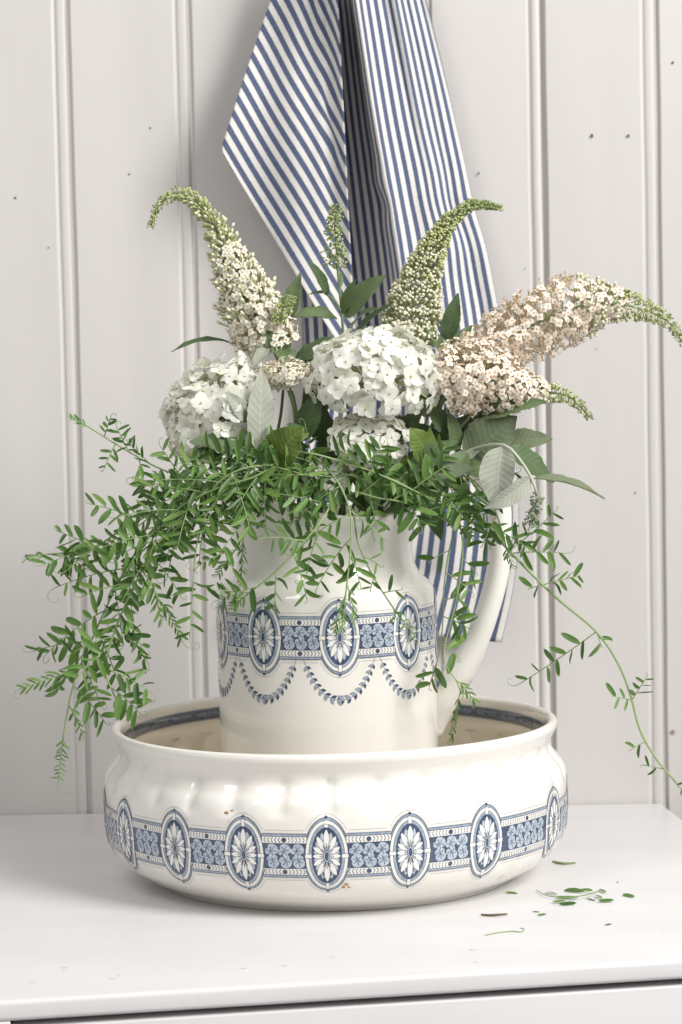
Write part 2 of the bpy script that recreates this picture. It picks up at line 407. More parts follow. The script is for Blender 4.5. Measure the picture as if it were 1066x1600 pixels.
for i in range(NS):
    for j in range(NTT):
        a = b0+i*(NTT+1)+j; Fs.append((a, a+1, a+NTT+2, a+NTT+1))
tw = put('towel', mesh('towel', V, Fs, 'striped_cotton', uv=UV), None, None, 'blue and white striped cotton towel hanging in folds against the boards', 'towel')
sm = tw.modifiers.new('thickness', 'SOLIDIFY'); sm.thickness = 0.0011; sm.offset = 0
# the peg that carries the towel, just above the picture
pg = on_wall(565, -150, 0)
peg = thing('wall_peg', pg, 'white peg on the boards that carries the towel', 'peg')
Vp, Fp = tube([pg-WN*0.004, pg+WN*0.03, pg+WN*0.055+Vector((0, 0, 0.004)), pg+WN*0.062+Vector((0, 0, .006))], [0.007, 0.006, 0.008, 0.004], 12)
put('pin', mesh('pin', Vp, Fp, 'dresser_paint'), peg)

# ------------------------------------------------------------------ revolved pottery
class Profile:
    def __init__(s, pts, n=90):
        P = spline([Vector((r, 0, z)) for r, z in pts], n*6)
        s.p = [(p.x, p.z) for p in P]; s.s = [0]
        for a, b in zip(s.p, s.p[1:]): s.s.append(s.s[-1]+math.hypot(b[0]-a[0], b[1]-a[1]))
        s.n = n
    def even(s): return [s.at(s.s[-1]*i/s.n) for i in range(s.n+1)]
    def at(s, q):
        i = int(np.clip(np.searchsorted(s.s, q)-1, 0, len(s.s)-2)); f = (q-s.s[i])/max(1e-9, s.s[i+1]-s.s[i])
        return (s.p[i][0]+(s.p[i+1][0]-s.p[i][0])*f, s.p[i][1]+(s.p[i+1][1]-s.p[i][1])*f)
    def s_of_z(s, z):
        for i in range(len(s.p)-1):
            if s.p[i][1] <= z <= s.p[i+1][1]: return s.s[i]+(s.s[i+1]-s.s[i])*(z-s.p[i][1])/max(1e-9, s.p[i+1][1]-s.p[i][1])
        return s.s[-1]
def revolve(prof, nseg, fn, c):
    V = []; Fs = []; n = len(prof)
    for k in range(nseg):
        a = 2*math.pi*k/nseg
        for (r, z) in prof:
            r2, z2, dx, dy = fn(r, z, a); V.append(Vector((c[0]+r2*math.sin(a)+dx, c[1]-r2*math.cos(a)+dy, z2)))
    for k in range(nseg):
        for i in range(n-1):
            a, b = k*n+i, ((k+1) % nseg)*n+i; Fs.append((a, b, b+1, a+1))
    return V, Fs

# ---- basin
BC = (0.0, 0.0)
basin_out = Profile([(0.150, 0.0005), (0.1555, 0.0), (0.160, 0.0035), (0.176, 0.0125), (0.1905, 0.024), (0.1985, 0.040), (0.2005, 0.058), (0.2008, 0.074), (0.2002, 0.088), (0.1972, 0.0965), (0.1915, 0.1030), (0.1878, 0.1095), (0.1872, 0.1160), (0.1900, 0.1222), (0.1925, 0.1268)], 110)
basin_in = [(0.1932, 0.1300), (0.1920, 0.1328), (0.1893, 0.1338), (0.1868, 0.1330), (0.1848, 0.1305), (0.1835, 0.126), (0.1822, 0.118), (0.1822, 0.110), (0.1850, 0.103), (0.1905, 0.094), (0.1938, 0.080), (0.1938, 0.060), (0.191, 0.042), (0.182, 0.026), (0.166, 0.016), (0.140, 0.0112), (0.09, 0.0100), (0.04, 0.0098), (0.0005, 0.0098)]
basin_p = [(0.0005, 0.0042), (0.10, 0.0042), (0.144, 0.0040), (0.1475, 0.001)] + basin_out.even() + [(p.x, p.z) for p in spline([Vector((a, 0, b)) for a, b in basin_in], 110)]
def flute(r, z, a, out=True):
    w = math.exp(-((z-0.0995)/0.0145)**6)
    ph = abs(math.sin(a*15.5+0.35)); return -0.0062*w*(1-ph**0.40)
n_out = 4+111
def basin_fn(r, z, a): return (r+(flute(r, z, a) if r > 0.187 else 0)+0.0006*math.sin(2*a+1), z+0.0007*math.sin(a*2+0.4)*(z/0.13), 0, 0)
Vb, Fb = revolve(basin_p, 288, basin_fn, BC)
npf = len(basin_p); mi = []
for k in range(288):
    for i in range(npf-1): mi.append(1 if i > n_out+22 else 0)
basin = thing('wash_basin', Vector((0, 0, 0)), 'cream glazed wash basin printed with blue daisy medallions, standing on the dresser', 'basin')
put('bowl', mesh('bowl', Vb, Fb, ['glaze', 'glaze_inside'], mi), basin)

# ---- jug
JC = (-0.0045, 0.0)
ZJ = 0.0102
jug_out = Profile([(0.086, ZJ), (0.0895, ZJ+0.003), (0.0925, 0.022), (0.0938, 0.05), (0.0943, 0.10), (0.0945, 0.17), (0.0945, 0.225), (0.0940, 0.241), (0.0915, 0.2500), (0.0860, 0.2555), (0.0800, 0.2620), (0.0762, 0.2720), (0.0750, 0.284), (0.0762, 0.297), (0.0795, 0.309), (0.0815, 0.314)], 100)
jug_in = [(0.0812, 0.3165), (0.0795, 0.3170), (0.0775, 0.3145), (0.074, 0.300), (0.0715, 0.284), (0.073, 0.272), (0.082, 0.258), (0.089, 0.246), (0.0902, 0.225), (0.0900, 0.10), (0.088, 0.03), (0.080, 0.0185), (0.04, 0.0175), (0.0005, 0.0175)]
jug_p = [(0.0005, ZJ+0.003), (0.082, ZJ+0.003)] + jug_out.even() + [(p.x, p.z) for p in spline([Vector((a, 0, b)) for a, b in jug_in], 80)]
A_SP = R(-74)                                     # the spout
def jug_fn(r, z, a):
    w = max(0.0, (z-0.268)/0.046); w = min(w, 1.1)
    d = math.atan2(math.sin(a-A_SP), math.cos(a-A_SP)); sp = math.exp(-(d/0.78)**2)
    dip = math.exp(-((abs(d)-1.9)/0.7)**2)
    hd = math.exp(-((abs(d)-math.pi)/0.5)**2)
    return (r + w**1.5*(0.020*sp - 0.004*math.exp(-((abs(d)-1.0)/0.35)**2)), z + w**1.3*(0.031*sp - 0.003*dip + 0.006*hd), 0, 0)
Vj, Fj = revolve(jug_p, 224, jug_fn, JC)
jug = thing('water_jug', Vector((JC[0], JC[1], ZJ)), 'tall cream glazed water jug with blue medallion print, standing inside the basin', 'jug')
put('body', mesh('body', Vj, Fj, 'glaze'), jug)
hp = [(652, 770), (700, 738), (748, 740), (777, 778), (781, 830), (779, 885), (765, 945), (742, 1008), (712, 1062), (690, 1108), (679, 1150)]
hw = [0.0105, 0.0105, 0.0105, 0.0105, 0.0103, 0.0100, 0.0100, 0.0105, 0.0135, 0.0125, 0.006]
HP, _ = even([on_y(x, y, JC[1]) for x, y in hp], 56)
# widths follow the same arc parameter
Vh, Fh = tube(HP, hw, 20, flat=1.35, up=(0, 0, 1))
put('handle', mesh('handle', Vh, Fh, 'glaze'), jug)

# ------------------------------------------------------------------ the transfer print: thin shapes laid on the glaze
class Decal:
    """polygons in millimetres (x round the pot, y up its side) wrapped on a revolved surface"""
    LM = ['print_navy', 'print_line', 'print_blue', 'print_pale', 'print_white', 'print_grey']
    def __init__(s, prof, c, phi0, s0, fn=None): s.prof, s.c, s.phi, s.s0, s.fn = prof, c, phi0, s0, fn; s.V = []; s.F = []; s.mi = []; s.rref = prof.at(s0)[0]
    def mapp(s, x, y, lay):
        q = s.s0+y*0.001; r, z = s.prof.at(q); r1, z1 = s.prof.at(q-0.0005); r2, z2 = s.prof.at(q+0.0005)
        dl = math.hypot(r2-r1, z2-z1) or 1; nr, nz = (z2-z1)/dl, -(r2-r1)/dl; a = s.phi+x*0.001/s.rref
        if s.fn: r, z, _, _ = s.fn(r, z, a)
        o = 0.00014+lay*0.00009; r += nr*o; z += nz*o
        return Vector((s.c[0]+r*math.sin(a), s.c[1]-r*math.cos(a), z))
    def fan(s, poly, mat, lay):
        b = len(s.V); cx = sum(p[0] for p in poly)/len(poly); cy = sum(p[1] for p in poly)/len(poly)
        s.V.append(s.mapp(cx, cy, lay)); s.V += [s.mapp(x, y, lay) for x, y in poly]; n = len(poly); m = s.LM.index(mat)
        for i in range(n): s.F.append((b, b+1+i, b+1+(i+1) % n)); s.mi.append(m)
    def grid(s, x0, x1, y0, y1, mat, lay, dx=1.6, dy=5):
        nx = max(1, int(abs(x1-x0)/dx)); ny = max(1, int(abs(y1-y0)/dy)); b = len(s.V); m = s.LM.index(mat)
        for j in range(ny+1):
            for i in range(nx+1): s.V.append(s.mapp(x0+(x1-x0)*i/nx, y0+(y1-y0)*j/ny, lay))
        for j in range(ny):
            for i in range(nx): a = b+j*(nx+1)+i; s.F.append((a, a+1, a+nx+2, a+nx+1)); s.mi.append(m)
    def ring(s, a0, b0, a1, b1, mat, lay, n=72, rows=1):
        b = len(s.V); m = s.LM.index(mat)
        for j in range(rows+1):
            t = j/rows; ra, rb = a0+(a1-a0)*t, b0+(b1-b0)*t
            for i in range(n): q = 2*math.pi*i/n; s.V.append(s.mapp(ra*math.cos(q), rb*math.sin(q), lay))
        for j in range(rows):
            for i in range(n): s.F.append((b+j*n+i, b+j*n+(i+1) % n, b+(j+1)*n+(i+1) % n, b+(j+1)*n+i)); s.mi.append(m)
    def line(s, pts, w, mat, lay):
        b = len(s.V); m = s.LM.index(mat); n = len(pts)
        for i, (x, y) in enumerate(pts):
            dx, dy = pts[min(i+1, n-1)][0]-pts[max(i-1, 0)][0], pts[min(i+1, n-1)][1]-pts[max(i-1, 0)][1]; l = math.hypot(dx, dy) or 1
            ww = w[i] if isinstance(w, list) else w
            s.V.append(s.mapp(x-dy/l*ww/2, y+dx/l*ww/2, lay)); s.V.append(s.mapp(x+dy/l*ww/2, y-dx/l*ww/2, lay))
        for i in range(n-1): s.F.append((b+2*i, b+2*i+1, b+2*i+3, b+2*i+2)); s.mi.append(m)
    def dot(s, x, y, r, mat, lay, n=14): s.fan([(x+r*math.cos(2*math.pi*i/n), y+r*math.sin(2*math.pi*i/n)) for i in range(n)], mat, lay)
    def build(s, name, parent):
        b = [tuple(f) for f in s.F]; return put(name, mesh(name, s.V, b, [m for m in s.LM], s.mi), parent)
def petal_poly(px, py, w, r0=0.10):
    """pointed petal from near the centre to (px,py)"""
    L = math.hypot(px, py); ux, uy = px/L, py/L; out = []
    prof = [(r0, 0.12), (0.3, 0.42), (0.5, 0.80), (0.66, 1.0), (0.80, 0.86), (0.92, 0.48), (1.0, 0)]
    for t, k in prof: out.append((ux*L*t-uy*w*k, uy*L*t+ux*w*k))
    for t, k in prof[-2::-1]: out.append((ux*L*t+uy*w*k, uy*L*t-ux*w*k))
    return out
def medallion(D):
    D.ring(18.4, 31.0, 17.6, 30.4, 'print_line', 3); D.ring(17.8, 30.6, 16.6, 28.6, 'print_blue', 2)
    D.ring(17.1, 28.75, 16.7, 28.35, 'print_line', 5.2); D.ring(16.8, 28.4, 14.2, 25.6, 'print_white', 4.2)
    D.ring(14.35, 25.7, 14.0, 25.3, 'print_line', 5.2); D.ring(14.2, 25.5, 11.9, 22.9, 'print_blue', 4.4)
    D.ring(12.05, 23.0, 11.75, 22.65, 'print_line', 5.2); D.ring(12.0, 22.9, 0.4, 0.6, 'print_navy', 4.0, rows=6)
    N = 12
    for off, mat, sc, lay in ((0.5, 'print_pale', 0.90, 5), (0, 'print_line', 1.0, 6), (0, 'print_white', 0.955, 7)):
        quarter = [0, 42, 70, 90]
        for i in range(N):
            f = (i+off) % N; h = f % 6; m = h if h <= 3 else 6-h; j = min(int(m), 2); q = R(quarter[j]+(quarter[j+1]-quarter[j])*(m-j)); k = abs(math.cos(q))
            tx, ty = 11.5*math.sin(q)*(1 if f <= 6 else -1), 22.3*math.cos(q)*(1 if (h if f < 6 else h) == h and (f <= 3 or f >= 9) else -1)
            L = math.hypot(tx, ty); w = 2.35 if mat != 'print_white' else 2.1
            if mat == 'print_pale': w = 2.3
            D.fan(petal_poly(tx*sc, ty*sc, w*(0.82+0.22*k)), mat, lay)
    for i in range(24):
        q = 2*math.pi*i/24; e = 1.0 if i % 2 == 0 else 0.82; x, y = math.sin(q), math.cos(q)
        D.line([(2.6*x, 4.8*y), (5.6*x*e, 10.2*y*e)], [0.3, 0.62], 'print_line', 8)
    D.ring(2.5, 5.0, 2.1, 4.5, 'print_line', 9.2, 28); D.ring(2.3, 4.8, 1.4, 3.6, 'print_pale', 9, 28); D.ring(1.5, 3.7, 0.05, 0.1, 'print_navy', 9.1, 28)
    for (x0, x1, y0, y1) in ((-1.4, 1.4, 23.0, 28.5), (-1.4, 1.4, -28.5, -23.0), (12.0, 17.0, -1.5, 1.5), (-17.0, -12.0, -1.5, 1.5)):
        D.grid(x0-.35, x1+.35, y0-.35, y1+.35, 'print_line', 6); D.grid(x0, x1, y0, y1, 'print_white', 7)
    D.dot(0, 31.0, 1.15, 'print_navy', 7); D.dot(0, -31.0, 1.15, 'print_navy', 7)
    for i in range(130):                         # the dotted outline
        q = 2*math.pi*i/130; x, y = 20.6*math.cos(q), 33.4*math.sin(q)
        if abs(y) > 20.6: D.grid(x-0.22, x+0.22, y-0.22, y+0.22, 'print_line', 1)
IVY = [(0, -4.6), (2.1, -4.2), (3.9, -2.6), (4.3, -0.6), (3.3, 0.9), (4.2, 2.6), (3.0, 4.5), (1.2, 4.9), (0, 3.6), (-1.2, 4.9), (-3.0, 4.5), (-4.2, 2.6), (-3.3, 0.9), (-4.3, -0.6), (-3.9, -2.6), (-2.1, -4.2)]
def ivy(D, x, y, rot, sc, lay, mat='print_pale'):
    c, sn = math.cos(rot), math.sin(rot); tr = lambda p: (x+(p[0]*c-p[1]*sn)*sc, y+(p[0]*sn+p[1]*c)*sc)
    D.fan([tr((p[0]*1.12, p[1]*1.10)) for p in IVY], 'print_line', lay); D.fan([tr(p) for p in IVY], mat, lay+1)
    for q in ([(0, 4.0), (0.2, 1), (0, -3.6)], [(0.1, 2.4), (1.6, 1.4), (2.9, 2.9)], [(0.1, 2.4), (-1.6, 1.4), (-2.9, 2.9)], [(0.1, 1.2), (1.8, -0.8), (3.0, -1.0)], [(0.1, 1.2), (-1.8, -0.8), (-3.0, -1.0)]):
        D.line([tr(p) for p in q], 0.5*max(sc, .6), 'print_line', lay+2)
def segment(D, half):
    """the band between two medallions, centred on 0"""
    x0, x1 = -half, half
    for sg in (1, -1):
        for y0, y1, m, lay in ((17.5, 18.1, 'print_line', 3.4), (16.0, 17.5, 'print_blue', 3.2), (15.4, 16.0, 'print_line', 3.4), (10.4, 15.4, 'print_white', 3.2), (9.8, 10.4, 'print_line', 3.5)):
            D.grid(x0, x1, sg*y0, sg*y1, m, lay)
        y = sg*12.9; n = 5
        for sx in (1, -1):
            k = 3.2
            while k < half-0.5:
                D.line([(sx*(k+1.6), y), (sx*(k+0.2), y+1.95)], [0.35, 0.75], 'print_line', 4.6); D.line([(sx*(k+1.6), y), (sx*(k+0.2), y-1.95)], [0.35, 0.75], 'print_line', 4.6); k += 2.9
        D.dot(0, y, 2.0, 'print_navy', 5.6)
        for x in np.arange(x0+2.6, x1-2.5, 1.05): D.grid(x-0.22, x+0.22, sg*20.6-0.22, sg*20.6+0.22, 'print_line', 1)
    D.grid(x0, x1, -9.8, 9.8, 'print_navy', 3.2)
    cols = 3 if half < 22 else 5
    for c in range(cols):
        x = (c-(cols-1)/2)*10.4 + 0.4
        ivy(D, x, 4.75, 2.55 + (0.12 if c % 2 else -0.1), 1.10, 4.2); ivy(D, x+0.7, -4.75, 0.35 + (0.1 if c % 2 else -0.12), 1.10, 4.2)
def wrap_print(prof, c, z0, angs, parent, fn=None):
    s0 = prof.s_of_z(z0); r = prof.at(s0)[0]
    for a in angs:
        D = Decal(prof, c, a, s0, fn); medallion(D); D.build('medallion', parent)
    aa = sorted(angs); 
    for a, b in zip(aa, aa[1:]+[aa[0]+2*math.pi]):
        half = (b-a)/2*r*1000-15.8
        if half < 4: continue
        D = Decal(prof, c, (a+b)/2, s0, fn); segment(D, half); D.build('printed_band', parent)
known = [-61.0, -40.3, -21.3, -2.0, 17.1, 37.2, 65.0]
step = (299.0-65.0)/12
wrap_print(basin_out, BC, 0.0545, [R(a) for a in known+[65+step*k for k in range(1, 12)]], basin, basin_fn)
jangs = [R(-71.5), R(-33.5), R(6.7), R(46.3)]; jst = (360-71.5-46.3)/6
jangs += [R(46.3+jst*k) for k in range(1, 6)]
wrap_print(jug_out, JC, 0.2155, jangs, jug)
def garland(D, half):
    n = 21; pts = []
    for i in range(n+1):
        t = i/n*2-1; pts.append((t*half*(1-0.0*abs(t)), -52+33.5*abs(t)**2.3))
    D.line(pts, 0.32, 'print_line', 1)
    ev, L = even([(x, y, 0) for x, y in pts], 18); LEAF = [(0, 0), (1.1, 0.75), (2.6, 0.85), (4.2, 0), (2.6, -0.85), (1.1, -0.75)]
    for i, p in enumerate(ev[1:-1]):
        d = (ev[i+2]-ev[i]).normalized(); sg = 1 if p.x < 0 else -1; base = math.atan2(d.y*sg, d.x*sg); sc = 1.0+0.42*(1-abs(p.x)/half)
        for k, (da, m, ln) in enumerate(((0.75, 'print_navy', 1.0), (-0.75, 'print_blue', 1.0), (0.0, 'print_blue', 0.7))):
            rot = base+da; tr = lambda q: (p.x+(q[0]*math.cos(rot)-q[1]*math.sin(rot))*sc*ln, p.y+(q[0]*math.sin(rot)+q[1]*math.cos(rot))*sc*ln)
            D.fan([tr((q[0]*1.08-.1, q[1]*1.25)) for q in LEAF], 'print_line', 2+k*.5); D.fan([tr(q) for q in LEAF], m, 2.3+k*.5)
s0j = jug_out.s_of_z(0.2155)
for k, a in enumerate(sorted(jangs)):
    nb = sorted(jangs); g0 = (a-nb[k-1]) if k else a-nb[-1]+2*math.pi; g1 = (nb[k+1]-a) if k < len(nb)-1 else nb[0]+2*math.pi-a
    D = Decal(jug_out, JC, a, s0j); garland(D, (g0+g1)/4*94.5-2.6); D.build('garland', jug)
# printed strip inside the basin's rim
inner = Profile([(0.1938, 0.060), (0.1938, 0.080), (0.1905, 0.094), (0.1850, 0.103), (0.1822, 0.110), (0.1822, 0.118), (0.1835, 0.126), (0.1848, 0.1305)], 60)
class InDecal(Decal):
    def mapp(s, x, y, lay):
        q = s.s0+y*0.001; r, z = s.prof.at(q); a = s.phi+x*0.001/s.rref; r, z, _, _ = basin_fn(r-0.0006, z, a); r -= 0.0004+lay*0.00009
        return Vector((s.c[0]+r*math.sin(a), s.c[1]-r*math.cos(a), z))
si = inner.s_of_z(0.1195)
for k in range(18):
    D = InDecal(inner, BC, R(10+20*k), si); h = 31.9
    D.grid(-h, h, -5.2, 5.2, 'print_grey', 0, 1.6, 2); D.grid(-h, h, 4.5, 4.9, 'print_blue', 1); D.grid(-h, h, -4.9, -4.5, 'print_blue', 1)
    for sx in (-1, 1):
        x = 4.0
        while x < 14.5:
            for yy in (1.9, -1.9): D.line([(sx*x+16*1, 0), (sx*(x+1.7)+16, yy)], 0.5, 'print_blue', 1); D.line([(sx*x-16, 0), (sx*(x+1.7)-16, yy)], 0.5, 'print_blue', 1)
            x += 2.3
    D.dot(16, 0, 2.3, 'print_line', 2); D.dot(-16, 0, 2.3, 'print_line', 2)
    D.build('rim_print', basin)
# brown chips in the glaze
def chip(prof, px, py, depth, r, seed):
    p = on_y(px, py, depth); a = math.atan2(p.x, -p.y)
    rr, zz = prof.at(prof.s_of_z(p.z)); rr, zz, _, _ = basin_fn(rr, zz, a)
    n = Vector((math.sin(a), -math.cos(a), 0)); blob('glaze_chip', Vector((rr*math.sin(a), -rr*math.cos(a), p.z))+n*0.0004, n, r, 'glaze_chip', basin, 0.55, seed, 0.0003)
for i, (x, y, r) in enumerate([(338, 1276, 0.0022), (349, 1274, 0.0026), (541, 1381, 0.0022), (537, 1386, 0.0017), (545, 1386, 0.0014)]): chip(basin_out, x, y, -0.195 if y < 1300 else -0.193, r, i+120)

# ------------------------------------------------------------------ plant builders
def leaf_mesh(L, W, curl=0.0, fold=0.25, serr=0.0, mats=('shrub_leaf', 'shrub_under'), bend=0.0, twist=0.0, nl=16, nw=6, shape=1.0, seed=0):
    """blade along +Y, upper face +Z; two skins 0.4 mm apart so that each face has its own colour"""
    rr = random.Random(seed); V = []; UV = []; Fs = []; mi = []
    rows = []
    ang = 0.0; py = pz = 0.0; st = L/nl; px = 0.0
    for j in range(nl+1):
        t = j/nl
        if j: ang = -curl*t*1.0; py += st*math.cos(ang); pz += st*math.sin(ang); px = bend*L*math.sin(t*math.pi*0.5)**2
        w = W*0.5*(math.sin(math.pi*min(1, t**0.78))**0.85)*shape if 0 < t < 1 else 0.0006
        if serr and j % 2: w *= 1-serr
        rows.append((t, px, py, pz, ang, max(w, 0.0005)))
    for skin in (0, 1):
        for (t, x0, y0, z0, an, w) in rows:
            tw = twist*t
            for i in range(nw+1):
                u = i/nw*2-1; x = u*w; up = abs(x)*fold + (0.10*W*math.sin(t*17+u*2+seed)*abs(u)**2*0.35)
                ridge = -0.0002*math.cos(t*math.pi*22 - abs(u)*4)*abs(u)
                z = up+ridge-(0.0004 if skin else 0)
                xx, zz = x*math.cos(tw)-z*math.sin(tw), x*math.sin(tw)+z*math.cos(tw)
                V.append((x0+xx, y0-zz*math.sin(an), z0+zz*math.cos(an))); UV.append((i/nw, t))
        b = skin*(nl+1)*(nw+1)
        for j in range(nl):
            for i in range(nw):
                a = b+j*(nw+1)+i; f = (a, a+1, a+nw+2, a+nw+1); Fs.append(f if not skin else f[::-1]); mi.append(skin)
    return mesh('leaf', V, Fs, list(mats), mi, True, UV)
def leaf(parent, base, tip, W, face, name='leaf', mats=('shrub_leaf', 'shrub_under'), curl=0.35, petiole=None, seed=0, **kw):
    base, tip = Vector(base), Vector(tip); d = tip-base; L = d.length
    y = d.normalized(); z = Vector(face); z = (z-y*z.dot(y)).normalized(); x = y.cross(z)
    rot = Matrix((x, y, z)).transposed()
    c = curl; k = 0.0                                # tilt the blade up so that its curled tip lands on the tip
    n = 16; py = sum(math.cos(-c*j/n) for j in range(1, n+1))/n; pz = sum(math.sin(-c*j/n) for j in range(1, n+1))/n
    a = -math.atan2(pz, py); s = L/math.hypot(py, pz)
    rot = rot @ Matrix.Rotation(a, 3, 'X')
    me = leaf_mesh(s, W, curl, mats=mats, seed=seed, serr=kw.pop('serr', 0.06), **kw)
    return put(name, me, parent, TRS(base, rot))
MOUTH_Z = 0.305
rj = random.Random(77)
def into_jug(p, spread=0.7):
    """points that carry a stem from p down through the jug's mouth to its floor"""
    v = Vector((p.x-JC[0], p.y-JC[1], 0)); r = min(v.length, 0.055)*spread
    v = (v.normalized() if v.length > 1e-4 else Vector((1, 0, 0)))*r
    q = rj.uniform(-0.5, 0.5); v2 = Matrix.Rotation(q, 3, 'Z') @ v
    return [Vector((JC[0]+v2.x, JC[1]+v2.y, MOUTH_Z)), Vector((JC[0]-v2.x*0.5, JC[1]-v2.y*0.5, 0.14)), Vector((JC[0]-v2.x*0.9, JC[1]-v2.y*0.9, 0.0195))]
def stem_obj(parent, pts, rad, mat='green_stem', name='stem', n=60, sides=7):
    c, L = even(pts, n); V, Fs = tube(c, rad, sides); return put(name, mesh(name, V, Fs, mat), parent), c

# ---- florets
def petal(V, Fs, mi, m, ang, r0, L, W, cup, droop, nr=6, nc=4, seed=0):
    b = len(V); ca, sa = math.cos(ang), math.sin(ang); rr = random.Random(seed); tw = rr.uniform(-0.25, 0.25)
    for j in range(nr+1):
        t = (1-math.cos(math.pi*j/nr))/2; w = W*max(0.14 if j == 0 else 0.05, (1-abs(2*t**0.72-1)**2.3))**0.5
        for i in range(nc+1):
            u = i/nc*2-1; x = r0+L*t-(u*u)*L*0.05*t; y = u*w*0.5; z = cup*(u*u)*W*0.5 - droop*L*t*t + 0.10*L*t + tw*u*W*0.4*t
            V.append((x*ca-y*sa, x*sa+y*ca, z))
    for j in range(nr):
        for i in range(nc): a = b+j*(nc+1)+i; Fs.append((a, a+nc+1, a+nc+2, a+1)); mi.append(m)
def ball(V, Fs, mi, m, c, r, n=6):
    b = len(V); V.append((c[0], c[1], c[2]+r))
    for j in (1, 2):
        for k in range(n): q = 2*math.pi*k/n; p = math.pi*j/3; V.append((c[0]+r*math.sin(p)*math.cos(q), c[1]+r*math.sin(p)*math.sin(q), c[2]+r*math.cos(p)))
    V.append((c[0], c[1], c[2]-r))
    for k in range(n):
        k2 = (k+1) % n
        Fs += [(b, b+1+k, b+1+k2), (b+1+k, b+1+n+k, b+1+n+k2, b+1+k2), (b+1+n+k, b+1+2*n, b+1+n+k2)]; mi += [m]*3
def hydrangea_floret(seed, mat='petal_white'):
    rr = random.Random(seed); V = []; Fs = []; mi = []
    for k in range(4):
        petal(V, Fs, mi, 0, math.pi/2*k+rr.uniform(-.14, .14), 0.0006, rr.uniform(.0076, .0092), rr.uniform(.0082, .0098), rr.uniform(-.15, .22), rr.uniform(-.2, .5), seed=seed*9+k)
    ball(V, Fs, mi, 1, (0, 0, 0.0008), 0.0010)
    b = len(V); V2, F2 = tube([Vector((0, 0, 0)), Vector((.0006, 0, -.006)), Vector((0, .0006, -.013))], [.0005, .0005], 4); V += [tuple(v) for v in V2]; Fs += [tuple(b+i for i in f) for f in F2]; mi += [2]*len(F2)
    return mesh('floret', V, Fs, [mat, 'eye_green', 'tube_lime'], mi)
HFL = [hydrangea_floret(i) for i in range(8)]; HFC = [hydrangea_floret(i+20, 'petal_cream') for i in range(4)]
def buddleia_floret(seed, mat='petal_cream', tubem='tube_gold'):
    rr = random.Random(seed); V = []; Fs = []; mi = []
    for k in range(4):
        petal(V, Fs, mi, 0, math.pi/2*k+rr.uniform(-.15, .15), 0.0004, 0.0031, 0.0033, rr.uniform(-.1, .35), rr.uniform(-.1, .5), 4, 2, seed*7+k)
    b = len(V); V.append((0, 0, 0.0003))
    for k in range(6): q = 2*math.pi*k/6; V.append((0.00080*math.cos(q), 0.00080*math.sin(q), 0.00055))
    for k in range(6): Fs.append((b, b+1+k, b+1+(k+1) % 6)); mi.append(1)
    b = len(V); V2, F2 = tube([Vector((0, 0, .0001)), Vector((rr.uniform(-.0006, .0006), 0, -.004)), Vector((0, rr.uniform(-.0012, .0012), -.0078))], [.0008, .0006, .0005], 5, cap=False); V += [tuple(v) for v in V2]; Fs += [tuple(b+i for i in f) for f in F2]; mi += [2]*len(F2)
    return mesh('floret', V, Fs, [mat, 'eye_orange', tubem], mi)
BFC = [buddleia_floret(i) for i in range(5)]; BFB = [buddleia_floret(i+10, 'petal_blush') for i in range(5)]
BFF = [buddleia_floret(i+30, 'petal_blush', 'tube_faded') for i in range(3)]
def buds_mesh(items, mats):
    """items: (base, direction, length, radius, material index); tubular buds with a knob at the end"""
    V = []; Fs = []; mi = []
    for it in items:
        p, d, L, r, m = it[:5]; ms = it[5] if len(it) > 5 else m; d = d.normalized(); f = frame(d); b = len(V); n = 5
        for t, k in ((0, 0.40), (0.58, 0.52), (0.76, 1.0), (0.93, 0.85)):
            for q in range(n): a = 2*math.pi*q/n; V.append(p + f @ Vector((math.cos(a)*r*k, math.sin(a)*r*k, L*t)))
        V.append(p+d*L)
        for j in range(3):
            for q in range(n): Fs.append((b+j*n+q, b+j*n+(q+1) % n, b+(j+1)*n+(q+1) % n, b+(j+1)*n+q)); mi.append(m if j > 1 else ms)
        for q in range(n): Fs.append((b+3*n+q, b+3*n+(q+1) % n, b+4*n)); mi.append(m)
    return mesh('buds', V, Fs, mats, mi)
BUDM = ['bud_cream', 'bud_lime', 'bud_green', 'tube_gold', 'tube_lime', 'tube_faded']
